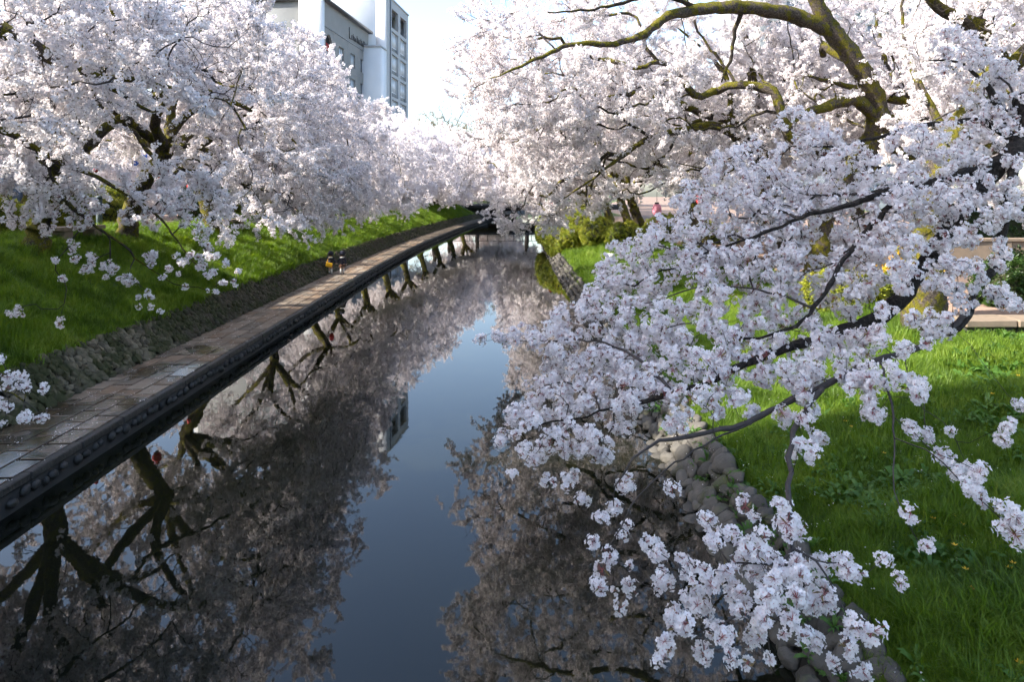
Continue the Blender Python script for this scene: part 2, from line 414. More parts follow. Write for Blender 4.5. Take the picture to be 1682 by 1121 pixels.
def box_mesh(name, sx, sy, sz, m, bev=0.008, jit=0.0, seed=0):
    bm = bmesh.new(); bmesh.ops.create_cube(bm, size=1.0)
    for v in bm.verts: v.co = Vector((v.co.x*sx, v.co.y*sy, v.co.z*sz))
    if jit:
        r = random.Random(seed)
        for v in bm.verts: v.co += Vector((r.uniform(-jit, jit), r.uniform(-jit, jit), r.uniform(-jit, jit)*0.5))
    if bev: bmesh.ops.bevel(bm, geom=bm.edges[:]+bm.verts[:], offset=bev, segments=1, affect='EDGES')
    me = bpy.data.meshes.new(name); bm.to_mesh(me); bm.free(); me.materials.append(m)
    return me

walk = empty('walkway', (XL(12)-0.9, 12, WALK_Z)); tag(walk, 'paved stone walkway along the water at the foot of the left bank', None, None, 'structure')
def kid(o, parent):
    o.parent = parent; o.matrix_parent_inverse = Matrix.Translation(-parent.location); return o

PL = 0.66
cols = [(-1.74, -1.36), (-1.36, -0.93), (-0.93, -0.54), (-0.54, -0.15)]
pav_me = {}
far_paver = MB(); npv = 0
row = 0
y = 7.4
while y < 112:
    for ci, (a, b) in enumerate(cols):
        yc = y + (PL/2 if ci % 2 else 0)
        rz = dir_left(yc); cx = XL(yc) + (a+b)/2
        dz = random.uniform(-0.004, 0.004)
        if yc < 62 and npv < 300:
            key = (ci, random.randrange(3))
            if key not in pav_me: pav_me[key] = box_mesh('paver', (b-a)-0.022, PL-0.025-0.03*key[1], 0.1, M['paver'], 0.008, 0.006, hash(key) & 255)
            o = link('paver', pav_me[key], None, (cx, yc, WALK_Z-0.05+dz), (random.uniform(-.006, .006), random.uniform(-.006, .006), rz)); kid(o, walk); npv += 1
        else:
            Mx = Matrix.Translation((cx, yc, WALK_Z-0.05+dz)) @ Matrix.Rotation(rz, 4, 'Z')
            far_paver.box(-(b-a)/2+.007, (b-a)/2-.007, -PL/2+.01, PL/2-.01, -.05, .05, Mx)
    y += PL
o = far_paver.build('paving_far', M['paver']); o['kind'] = 'stuff'; kid(o, walk)
# joint bed under the pavers
o = strip('paving_bed', np.arange(-30, 135, 1.0), lambda Y: XL(Y)-1.77, lambda Y: XL(Y)-0.02, WALK_Z-0.03, M['mortar']); kid(o, walk)
# pale drain stones at the wall foot handled by the wall; dark kerb along the water
ck = box_mesh('curb_stone', 0.14, 1.17, 0.11, M['curb'], 0.015, 0.008, 3)
farc = MB(); y = 6.6
while y < 125:
    rz = dir_left(y); cx = XL(y)-0.07
    if y < 70:
        o = link('curb_stone', ck, None, (cx, y, WALK_Z-0.055+random.uniform(-.004, .004)), (0, 0, rz)); kid(o, walk)
    else:
        farc.box(-.07, .07, -.585, .585, -.055, .055, Matrix.Translation((cx, y, WALK_Z-0.055)) @ Matrix.Rotation(rz, 4, 'Z'))
    y += 1.19
o = farc.build('curb_far', M['curb']); o['kind'] = 'stuff'; kid(o, walk)

def stone_mesh(name, seed, m, sub=2, sq=0.35, rough=0.16, flat=False):
    r = np.random.default_rng(seed)
    bm = bmesh.new(); bmesh.ops.create_icosphere(bm, subdivisions=sub, radius=1.0)
    off = r.uniform(0, 50, 3); ax = r.normal(size=(5, 3)); ax /= np.linalg.norm(ax, axis=1, keepdims=True); cut = r.uniform(*((0.68, 0.95) if name != 'cobble' else (0.45, 0.85)), 5)
    for v in bm.verts:
        p = np.array(v.co)
        for a, c in zip(ax, cut):
            d = p @ a
            if d > c: p = p - a*(d-c)*(1-sq*0.4)
        n = vnoise(p[0]*2+off[0], p[1]*2+p[2]*1.7+off[1], 1.0, seed)
        p = p*(1+rough*(n-0.5))
        v.co = Vector(p)
    me = bpy.data.meshes.new(name); bm.to_mesh(me); bm.free(); me.materials.append(m)
    me.polygons.foreach_set('use_smooth', np.full(len(me.polygons), not flat, dtype=bool))
    return me
def np_mesh(me):
    V = np.empty(len(me.vertices)*3, np.float32); me.vertices.foreach_get('co', V); V = V.reshape(-1, 3)
    T = np.empty(len(me.loops), np.int32); me.loops.foreach_get('vertex_index', T)
    return V, T.reshape(-1, 3)

def join_stones(name, src, mats4, m, parent):
    Vs, Ts, n = [], [], 0
    lib = [np_mesh(s) for s in src]
    for k, Mx in enumerate(mats4):
        V, T = lib[k % len(lib)]; A = np.array(Mx)
        Vs.append(V @ A[:3, :3].T + A[:3, 3]); Ts.append(T+n); n += len(V)
    o = link(name, mesh_np(name, np.concatenate(Vs), np.concatenate(Ts), m, smooth=m is not M['wall_stone'])); o['kind'] = 'stuff'; kid(o, parent)
    return o

# stones set in the kerb face, just above the water
es = [stone_mesh('edge_stone', 40+i, M['edge_stone'], 1) for i in range(4)]
rest = []; y = 7.6; k = 0
while y < 120:
    s = random.uniform(0.06, 0.125); Mx = Matrix.Translation((XL(y)+0.0+random.uniform(-.01, .015), y, 0.19+random.uniform(-.045, .04))) @ Euler((random.uniform(-.3, .3), random.uniform(-.3, .3), dir_left(y))).to_matrix().to_4x4() @ Matrix.Diagonal((0.07, s, random.uniform(.07, .10), 1))
    if random.random() < .14:
        y += random.uniform(.05, .2)
    if k < 170:
        o = link('edge_stone', es[k % 4]); o.matrix_world = Mx; kid(o, walk)
    else: rest.append(Mx)
    y += s*2+0.015; k += 1
join_stones('edge_far', es, rest, M['edge_stone'], walk)

# left revetment: rough stones leaning on the bank
lw = empty('stone_wall', (XL(14)-1.75, 14, WALK_Z)); tag(lw, 'long mossy rubble stone wall between the walkway and the left grass bank', 'stone wall')
ws = [stone_mesh('stone', 60+i, M['wall_stone'], 1, 0.2, 0.7, True) for i in range(8)]
spots = []
for rw in range(8):
    u = rw/7.0
    y = 8.5 + random.uniform(0, .2)
    while y < 118:
        w_ = random.uniform(0.07, 0.15)*(1.3 if rw == 0 else 1.0)
        off = 1.74+0.62*u + random.uniform(-.03, .03); z = 0.44+0.62*u+random.uniform(-.03, .03)
        h = random.uniform(0.06, 0.105)
        Mx = (Matrix.Translation((XL(y)-off, y, z)) @ Matrix.Rotation(dir_left(y), 4, 'Z') @ Matrix.Rotation(R(40), 4, 'Y')
              @ Euler((random.uniform(-.7, .7), random.uniform(-.2, .2), random.uniform(-.3, .3))).to_matrix().to_4x4() @ Matrix.Diagonal((0.08+random.uniform(0, .09), w_*.94, h*.94, 1)))
        spots.append((y, Mx)); y += w_*1.75
spots.sort(key=lambda s: s[0])
near_s = [s for s in spots if s[0] > 10.2]
for k, (y, Mx) in enumerate(near_s[:300]):
    o = link('stone', ws[k % 6]); o.matrix_world = Mx; kid(o, lw)
join_stones('rubble_far', ws[6:], [s[1] for s in near_s[300:]] + [s[1] for s in spots if s[0] <= 10.2], M['wall_stone'], lw)

# right revetment: rounded river cobbles
rw_ = empty('cobble_bank', (XR(8)+0.3, 8, 0.2)); tag(rw_, 'sloping edge of rounded river cobbles between the water and the right grass bank', 'stone bank')
cs = [stone_mesh('cobble', 90+i, M['cobble'], 2 if i < 6 else 1, 0.3, 0.45) for i in range(8)]
spots = []
for rw in range(-1, 4):
    u = (rw+0.3)/3.0
    y = 3.0 + random.uniform(0, .2)
    while y < 100:
        a = random.uniform(0.10, 0.17); b = a*random.uniform(0.7, 0.95)
        off = 0.02+0.44*u+random.uniform(-.04, .04); z = 0.02+0.45*u+random.uniform(-.03, .03)
        Mx = (Matrix.Translation((XR(y)+off, y, z)) @ Matrix.Rotation(R(-42), 4, 'Y') @ Euler((random.uniform(-.4, .4), random.uniform(-.4, .4), random.uniform(-.8, .8))).to_matrix().to_4x4() @ Matrix.Diagonal((b*1.25, a*1.25, b*random.uniform(.6, .95), 1)))
        spots.append((y, Mx)); y += a*1.72
spots.sort(key=lambda s: s[0])
vis = [s for s in spots if s[0] > 4.8]
for k, (y, Mx) in enumerate(vis[:300]):
    o = link('cobble', cs[k % 6]); o.matrix_world = Mx; kid(o, rw_)
join_stones('cobbles_far', cs[6:], [s[1] for s in vis[300:]] + [s[1] for s in spots if s[0] <= 4.8], M['cobble'], rw_)

# ------------------------------------------------------------------ scattering by geometry nodes (blossom, leaves, grass)
def scatter_group(name, sources):
    ng = bpy.data.node_groups.new(name, 'GeometryNodeTree')
    ng.interface.new_socket('Geometry', in_out='INPUT', socket_type='NodeSocketGeometry')
    ng.interface.new_socket('Geometry', in_out='OUTPUT', socket_type='NodeSocketGeometry')
    gi, go = ng.nodes.new('NodeGroupInput'), ng.nodes.new('NodeGroupOutput')
    ip = ng.nodes.new('GeometryNodeInstanceOnPoints'); jn = ng.nodes.new('GeometryNodeJoinGeometry')
    for s in reversed(sources):
        oi = ng.nodes.new('GeometryNodeObjectInfo'); oi.inputs['Object'].default_value = s
        g2 = ng.nodes.new('GeometryNodeGeometryToInstance')
        ng.links.new(oi.outputs['Geometry'], g2.inputs[0]); ng.links.new(g2.outputs[0], jn.inputs[0])
    def attr(nm, t):
        a = ng.nodes.new('GeometryNodeInputNamedAttribute'); a.data_type = t; a.inputs['Name'].default_value = nm
        return next(s for s in a.outputs if s.enabled)
    ng.links.new(gi.outputs[0], ip.inputs['Points']); ng.links.new(jn.outputs[0], ip.inputs['Instance'])
    ip.inputs['Pick Instance'].default_value = True
    ng.links.new(attr('idx', 'INT'), ip.inputs['Instance Index'])
    e2r = ng.nodes.new('FunctionNodeEulerToRotation')
    ng.links.new(attr('rot', 'FLOAT_VECTOR'), e2r.inputs[0]); ng.links.new(e2r.outputs[0], ip.inputs['Rotation'])
    ng.links.new(attr('scl', 'FLOAT'), ip.inputs['Scale'])
    ng.links.new(ip.outputs[0], go.inputs[0])
    return ng

def scatter(name, P, rot, scl, idx, ng, parent=None, kind='stuff'):
    me = bpy.data.meshes.new(name)
    P = np.asarray(P, np.float32); me.vertices.add(len(P)); me.vertices.foreach_set('co', P.ravel())
    a = me.attributes.new('rot', 'FLOAT_VECTOR', 'POINT'); a.data.foreach_set('vector', np.asarray(rot, np.float32).ravel())
    a = me.attributes.new('scl', 'FLOAT', 'POINT'); a.data.foreach_set('value', np.asarray(scl, np.float32))
    a = me.attributes.new('idx', 'INT', 'POINT'); a.data.foreach_set('value', np.asarray(idx, np.int32))
    o = link(name, me, parent); m = o.modifiers.new('scatter', 'NODES'); m.node_group = ng
    if kind: o['kind'] = kind
    return o

def euler_along(D, roll):
    """euler taking +X to direction D, with a roll about X"""
    D = D/(np.linalg.norm(D, axis=1, keepdims=True)+1e-9)
    return np.stack([roll, -np.arcsin(np.clip(D[:, 2], -1, 1)), np.arctan2(D[:, 1], D[:, 0])], 1)

# --- flower clusters
def rand_dir(r, n=1):
    v = r.normal(size=(n, 3)); return v/np.linalg.norm(v, axis=1, keepdims=True)
def frame(nrm):
    a = np.cross(nrm, [0.2, 0.5, 0.84]); a /= np.linalg.norm(a)+1e-9
    return a, np.cross(nrm, a)

def flower(B, c, nrm, rad, r, simple=False):
    a, b = frame(nrm); ph = r.uniform(0, 6.28)
    n5 = 5
    if simple:
        # open five-lobed corolla as a shallow cup: a pentagonal star, no centre detail
        ring = []
        for i in range(n5):
            t = ph+2*math.pi*i/n5; ring.append(c+(a*math.cos(t)+b*math.sin(t))*rad*r.uniform(.85, 1.1)+nrm*rad*r.uniform(.1, .45))
        n = len(B['v']); B['v'] += [c]+ring
        for i in range(n5): B['f'].append((n, n+1+i, n+1+(i+1) % n5)); B['m'].append(0)
        return
    for i in range(n5):
        t = ph+2*math.pi*i/n5+r.uniform(-.1, .1); d = a*math.cos(t)+b*math.sin(t); s = np.cross(nrm, d)
        up = r.uniform(.12, .5); w_ = rad*r.uniform(.40, .5)
        p0 = c+d*rad*.08; p1 = c+d*rad*.55+s*w_+nrm*rad*up*.4; p2 = c+d*rad*.98+s*w_*.45+nrm*rad*up
        p3 = c+d*rad*.98-s*w_*.45+nrm*rad*up*.9; p4 = c+d*rad*.55-s*w_+nrm*rad*up*.4
        n = len(B['v']); B['v'] += [p0, p1, p2, p3, p4]
        B['f'] += [(n, n+1, n+4), (n+1, n+2, n+3), (n+1, n+3, n+4)]; B['m'] += [0, 0, 0]
    n = len(B['v']); h = rad*.17; q = c+nrm*rad*.10
    B['v'] += [q+a*h, q+b*h, q-a*h, q-b*h]
    B['f'] += [(n, n+1, n+2), (n, n+2, n+3)]; B['m'] += [1, 1]

def stem_tri(B, p, q, w_, m, r):
    d = q-p; s = np.cross(d, rand_dir(r)[0]); s *= w_/(np.linalg.norm(s)+1e-9)
    n = len(B['v']); B['v'] += [p-s, p+s, q+s*.7, q-s*.7]; B['f'] += [(n, n+1, n+2), (n, n+2, n+3)]; B['m'] += [m, m]

def leaf_quad(B, p, d, ln, w_, m, r):
    s = np.cross(d, rand_dir(r)[0]); s *= w_/(np.linalg.norm(s)+1e-9); q = p+d*ln; c = p+d*ln*.45+rand_dir(r)[0]*ln*.1
    n = len(B['v']); B['v'] += [p, c+s, q, c-s]; B['f'] += [(n, n+1, n+2), (n, n+2, n+3)]; B['m'] += [m, m]

def src_obj(name, B, mats):
    me = mesh_np(name, np.array(B['v']), np.array(B['f']), mats, B['m'])
    return bpy.data.objects.new(name, me)          # only a source for the scatter, never linked on its own

def near_cluster(seed):
    r = np.random.default_rng(seed); B = dict(v=[], f=[], m=[])
    nf = (9, 14, 20, 26, 17, 11, 23)[seed % 7]; q = (nf/20.0)**.5; st = np.array([r.uniform(.8, 1.25), r.uniform(.8, 1.25), r.uniform(.7, 1.0)])
    for i in range(nf):
        d = rand_dir(r)[0]; d[2] = d[2]*.8-.05; d /= np.linalg.norm(d)
        c = d*st*q*r.uniform(.030, .056); nrm = d+rand_dir(r)[0]*.45; nrm /= np.linalg.norm(nrm)
        flower(B, c, nrm, r.uniform(.0165, .021), r)
        stem_tri(B, np.zeros(3), c, .0012, 2, r)
    for i in range(int(r.integers(0, 3))): leaf_quad(B, rand_dir(r)[0]*.01, rand_dir(r)[0], r.uniform(.035, .055), .006, 3, r)
    return src_obj('blossom_cluster', B, [M['petal'], M['stamen'], M['calyx'], M['young_leaf']])

def spray(seed, ncl, nfl, frad, length, crad):
    """a flowering twig along +X: several small umbels on a thin forked shoot"""
    r = np.random.default_rng(seed); B = dict(v=[], f=[], m=[])
    pts = [np.zeros(3)]
    for i in range(4): pts.append(pts[-1]+np.array([length/4, 0, 0])+r.normal(size=3)*length*.05)
    for i in range(4): stem_tri(B, pts[i], pts[i+1], .006*(1-i*.18), 1, r)
    for i in range(ncl):
        t = r.uniform(0, 1)**.8*4; k = min(3, int(t)); base = pts[k]+(pts[k+1]-pts[k])*(t-k)
        o = rand_dir(r)[0]*r.uniform(.02, .16)*length; o[0] = abs(o[0]); c = base+o
        stem_tri(B, base, c, .003, 1, r)
        for j in range(nfl):
            d = rand_dir(r)[0]; nrm = d+rand_dir(r)[0]*.5; nrm /= np.linalg.norm(nrm)
            flower(B, c+d*crad*r.uniform(.5, 1), nrm, frad*r.uniform(.85, 1.15), r, True)
        if r.random() < .25: leaf_quad(B, c, rand_dir(r)[0], .06, .012, 2, r)
    return src_obj('blossom_spray', B, [M['petal_far'], M['twig'], M['young_leaf']])

G_near = scatter_group('near_blossom', [near_cluster(200+i) for i in range(7)])
G_mid = scatter_group('mid_blossom', [spray(300+i, 13, 9, .021, .48, .05) for i in range(6)])
G_far = scatter_group('far_blossom', [spray(400+i, 12, 6, .034, .62, .075) for i in range(5)])

# ------------------------------------------------------------------ tree growth
def catmull(P, step):
    P = np.asarray(P, float); Q = np.vstack([2*P[0]-P[1], P, 2*P[-1]-P[-2]]); out = []
    for i in range(1, len(Q)-2):
        d = np.linalg.norm(Q[i+1][:3]-Q[i][:3]); n = max(1, int(d/step))
        t = (np.arange(n)/n)[:, None]
        out.append(.5*((2*Q[i])+(-Q[i-1]+Q[i+1])*t+(2*Q[i-1]-5*Q[i]+4*Q[i+1]-Q[i+2])*t**2+(-Q[i-1]+3*Q[i]-3*Q[i+1]+Q[i+2])*t**3))
    out.append(Q[-2][None]); return np.vstack(out)

class Skeleton:
    def __init__(s, cap=40000):
        s.P = np.zeros((cap, 3)); s.par = np.full(cap, -1, int); s.plen = np.zeros(cap); s.D = np.zeros((cap, 3)); s.rmin = np.zeros(cap); s.n = 0; s.own = np.zeros(cap, bool)
    def add(s, p, par, rmin=0.0, own=False):
        i = s.n; s.P[i] = p; s.par[i] = par; s.rmin[i] = rmin; s.own[i] = own
        if par >= 0:
            d = p-s.P[par]; L = np.linalg.norm(d); s.plen[i] = s.plen[par]+L; s.D[i] = d/(L+1e-9)
        else: s.D[i] = (0, 0, 1)
        s.n += 1; return i
    def nearest(s, p): return int(np.argmin(((s.P[:s.n]-p)**2).sum(1)))
    def seed(s, pts, radii, step=.22, wob=.0, r=None):
        A = np.column_stack([np.asarray(pts, float), np.asarray(radii, float)])
        A = catmull(A, step)
        par = -1
        if s.n: par = s.nearest(A[0, :3])
        for i, a in enumerate(A):
            p = a[:3].copy()
            if wob and r is not None and 0 < i < len(A)-1: p += r.normal(size=3)*wob
            par = s.add(p, par, a[3], True)
        return par
    def grow(s, T, bf, r, step=.18, droop=.08, wob=.03, straight=.35):
        d0 = np.array([np.sqrt(((s.P[:s.n]-t)**2).sum(1)).min() for t in T])
        for k in np.argsort(d0*(1+.35*r.random(len(T)))):
            t = T[k]; P = s.P[:s.n]
            cost = np.sqrt(((P-t)**2).sum(1))+bf*s.plen[:s.n]
            i = int(np.argmin(cost)); p = s.P[i]; d = t-p; L = np.linalg.norm(d)
            if L < .03: continue
            n = max(2, int(L/step)); u = (np.arange(1, n+1)/n)[:, None]
            c1 = p+(s.D[i]*straight+d/L*(.5-straight))*L*.7+r.normal(size=3)*L*.05
            c2 = t-d*.3+np.array([0, 0, L*droop])+r.normal(size=3)*L*.06
            Q = (1-u)**3*p+3*(1-u)**2*u*c1+3*(1-u)*u*u*c2+u**3*t
            Q[:-1] += r.normal(size=(n-1, 3))*wob*min(1, L)
            par = i
            for q in Q: par = s.add(q, par)
    def radii(s, r0, base):
        n = s.n; kids = np.zeros(n, int)
        np.add.at(kids, s.par[1:n][s.par[1:n] >= 0], 1)
        tips = max(2, int((kids == 0).sum())); e = np.clip(math.log(tips)/math.log(base/r0), 1.7, 2.9)
        a = np.where(kids == 0, r0**e, 0.0)
        for i in range(n-1, 0, -1):
            if s.par[i] >= 0: a[s.par[i]] += a[i]
        s.r = np.maximum(a**(1/e), s.rmin[:n]*1.0)
        own = s.own[:n] & (s.rmin[:n] > 0); s.r[own] = np.maximum(s.rmin[:n][own], np.minimum(s.r[own], s.rmin[:n][own]*1.25))
        return s.r
    def tubes(s):
        n = s.n; ch = [[] for _ in range(n)]
        for i in range(1, n):
            if s.par[i] >= 0: ch[s.par[i]].append(i)
        big = ([], [], [0]); mids = ([], [], [0]); small = ([], [], [0])
        stack = [0]
        while stack:
            h = stack.pop(); chain = [s.par[h]] if s.par[h] >= 0 else []
            i = h
            while True:
                chain.append(i)
                if not ch[i]: break
                nx = max(ch[i], key=lambda c: s.r[c]+(1 if s.own[c] and s.own[i] and c == i+1 else 0)); stack += [c for c in ch[i] if c != nx]; i = nx
            if len(chain) < 2: continue
            P = s.P[chain]; r = s.r[chain].copy()
            if s.par[h] >= 0: r[0] = min(r[0], r[1]*1.25)
            r = np.minimum.accumulate(r)
            rm = r[min(1, len(r)-1)]; k = 12 if rm > .1 else 8 if rm > .04 else 5 if rm > .015 else 3
            if rm > .02:   # gnarled surface
                V, Q = tube_np(P, r, k); V = V+(vnoise(V[:, 0]*3+V[:, 2]*2, V[:, 1]*3+V[:, 2]*3, .5, 4)-.5)[:, None]*np.repeat(r, k)[:, None]*.55*np.sign(V-np.repeat(P, k, 0))*.6
            else: V, Q = tube_np(P, r, k)
            tgt = big if rm > .09 else mids if rm > .028 else small
            tgt[0].append(V); tgt[1].append(Q+tgt[2][0]); tgt[2][0] += len(V)
        return [(np.concatenate(t[0]), np.concatenate(t[1])) if t[0] else None for t in (big, mids, small)]

def sprays_on(s, r, rmax, spacing, jit, cap=None, keep=None):
    n = s.n; idx = np.where((s.r[:n] < rmax) & (s.par[:n] >= 0))[0]
    p0, p1 = s.P[s.par[idx]], s.P[idx]; L = np.linalg.norm(p1-p0, axis=1)
    cnt = r.poisson(L/spacing); ii = np.repeat(np.arange(len(idx)), cnt)
    t = r.random(len(ii))[:, None]; P = p0[ii]+(p1-p0)[ii]*t+r.normal(size=(len(ii), 3))*jit
    D = (p1-p0)[ii]/(L[ii][:, None]+1e-9)+r.normal(size=(len(ii), 3))*.55
    g3 = .6*vnoise(P[:, 0]+.7*P[:, 2], P[:, 1]+.45*P[:, 2], 1.1, 31)+.4*vnoise(P[:, 0]-.5*P[:, 2]+9, P[:, 2]*1.3+.3*P[:, 1], .7, 32)
    m = g3 > .36+.10*r.random(len(P)); P, D = P[m], D[m]
    if keep is not None:
        m = keep(P); P, D = P[m], D[m]
    if cap and len(P) > cap:
        m = r.choice(len(P), cap, replace=False); P, D = P[m], D[m]
    return P, D

def finish_tree(s, name, loc, r, bark, twig, group, rmax=.022, spacing=.1, jit=.08, cap=None, r0=.004, base=.3, scl=(.8, 1.25), nvar=6, keep=None):
    s.radii(r0, base)
    root = empty(name, loc); off = Matrix.Translation(-Vector(loc)); L0 = np.array(loc)
    big, mids, small = s.tubes()
    link('trunk', mesh_np('trunk', big[0]-L0, big[1], bark, smooth=True), root)
    if mids is not None: link('limbs', mesh_np('limbs', mids[0]-L0, mids[1], M['bark_limb'], smooth=True), root)
    if small is not None:
        o = link('twigs', mesh_np('twigs', small[0]-L0, small[1], twig, smooth=True), root); o['kind'] = 'stuff'
    if spacing:
        P, D = sprays_on(s, r, rmax, spacing, jit, cap, keep)
        scatter('crown', P-L0, euler_along(D, r.uniform(0, 6.28, len(P))), r.uniform(*scl, len(P)), r.integers(0, nvar, len(P)), group, root)
    return root

def copy_tree(o, loc, rz=0, scl=1.0, name=None):
    c = o.copy(); C.objects.link(c); c.location = loc; c.rotation_euler = (0, 0, rz); c.scale = (scl, scl, scl) if not isinstance(scl, tuple) else scl
    for ch in list(o.children):
        d = ch.copy(); C.objects.link(d); d.parent = c
    return c

def ell(r, n, c, rad, shell=.45, ok=None):
    out = []
    while len(out) < n:
        d = rand_dir(r, 4*n); u = (shell**3+(1-shell**3)*r.random(4*n))**(1/3)
        P = np.array(c)+d*u[:, None]*np.array(rad)
        if ok is not None: P = P[ok(P)]
        out = P if len(out) == 0 else np.vstack([out, P])
    return out[:n]

# ------------------------------------------------------------------ foreground cherry: limbs hanging in from the right
def limb(spec): return [at(*p[:3]) for p in spec], [p[3] for p in spec]
F_BASE = np.array([7.3, 8.6, float(ground_height_right(np.array([7.3]), np.array([8.6]))[0])-0.15])
fr = np.random.default_rng(5)
S = Skeleton()
S.seed([F_BASE, F_BASE+[0, 0, .9], F_BASE+[-.15, -.1, 2.0], [6.6, 8.2, 4.6], [5.9, 7.8, 5.3]], [.36, .29, .25, .22, .2])
for spec in (
    [(1690, 232, 7.6, .14), (1640, 272, 7.4, .13), (1590, 330, 7.2, .12), (1525, 425, 6.9, .11), (1480, 490, 6.7, .105), (1425, 530, 6.4, .095), (1350, 552, 6.1, .08), (1285, 574, 5.9, .062), (1235, 592, 5.7, .046), (1170, 625, 5.5, .035), (1100, 650, 5.4, .03), (1030, 665, 5.4, .02), (940, 690, 5.5, .010)],
    [(1650, 262, 7.4, .085), (1600, 282, 7.2, .07), (1530, 298, 7.0, .06), (1460, 314, 6.8, .052), (1400, 335, 6.7, .038), (1330, 352, 6.7, .03), (1250, 385, 6.7, .02), (1150, 420, 6.8, .012)],
    [(1672, 250, 7.5, .07), (1660, 300, 7.1, .062), (1650, 370, 6.9, .058), (1641, 430, 6.7, .052), (1600, 478, 6.4, .042), (1594, 520, 6.1, .035), (1560, 550, 5.9, .028)],
    [(1530, 298, 7.0, .04), (1475, 325, 6.8, .036), (1432, 370, 6.6, .034), (1395, 415, 6.4, .036), (1370, 455, 6.2, .033), (1340, 505, 6.0, .028), (1290, 545, 5.8, .02), (1200, 560, 5.8, .012)],
    [(1594, 516, 6.1, .045), (1515, 567, 5.8, .05), (1455, 590, 5.6, .05), (1380, 622, 5.4, .048), (1300, 660, 5.2, .045), (1245, 686, 5.05, .04), (1185, 705, 4.95, .035), (1130, 716, 4.9, .03), (1085, 727, 4.85, .024), (1040, 752, 4.8, .016), (1010, 800, 4.7, .009)],
    [(1350, 640, 5.25, .032), (1312, 690, 4.9, .03), (1298, 755, 4.6, .027), (1298, 850, 4.2, .024), (1299, 900, 4.05, .02), (1280, 955, 3.9, .015), (1230, 1005, 3.8, .011), (1160, 1035, 3.75, .007)],
    [(1299, 900, 4.05, .013), (1340, 920, 3.95, .012), (1380, 985, 3.8, .008), (1410, 1045, 3.7, .006)],
    [(1290, 930, 3.95, .01), (1210, 925, 3.95, .009), (1140, 945, 3.95, .007), (1085, 910, 4.1, .005)],
    [(1450, 600, 5.5, .022), (1462, 665, 5.0, .016), (1470, 725, 4.7, .012), (1464, 775, 4.5, .009), (1478, 845, 4.3, .006), (1508, 890, 4.2, .004)],
    [(1470, 720, 4.7, .008), (1525, 742, 4.5, .007), (1575, 790, 4.3, .006), (1640, 850, 4.1, .005), (1700, 900, 4.0, .004)],
    [(1100, 640, 5.4, .022), (1050, 590, 5.8, .018), (980, 560, 6.2, .013), (900, 560, 6.5, .008), (800, 560, 6.8, .004)],
    [(1330, 505, 6.0, .02), (1260, 480, 6.2, .016), (1160, 470, 6.5, .012), (1060, 500, 6.6, .008), (980, 510, 6.7, .005)],
    [(1620, 200, 7.8, .07), (1560, 200, 7.9, .05), (1480, 215, 8.0, .035), (1390, 240, 8.0, .02), (1300, 240, 8.0, .01)],
    [(1660, 220, 7.7, .08), (1620, 140, 7.9, .05), (1570, 100, 8.1, .03), (1520, 100, 8.2, .012)],
    [(1245, 686, 5.05, .014), (1110, 760, 4.6, .010), (1040, 830, 4.4, .008), (1000, 900, 4.3, .006), (985, 960, 4.2, .004)],
):
    P_, R_ = limb(spec); S.seed(P_, [q*(.74 if q > .085 else .58) for q in R_], step=.10, wob=.008, r=fr)
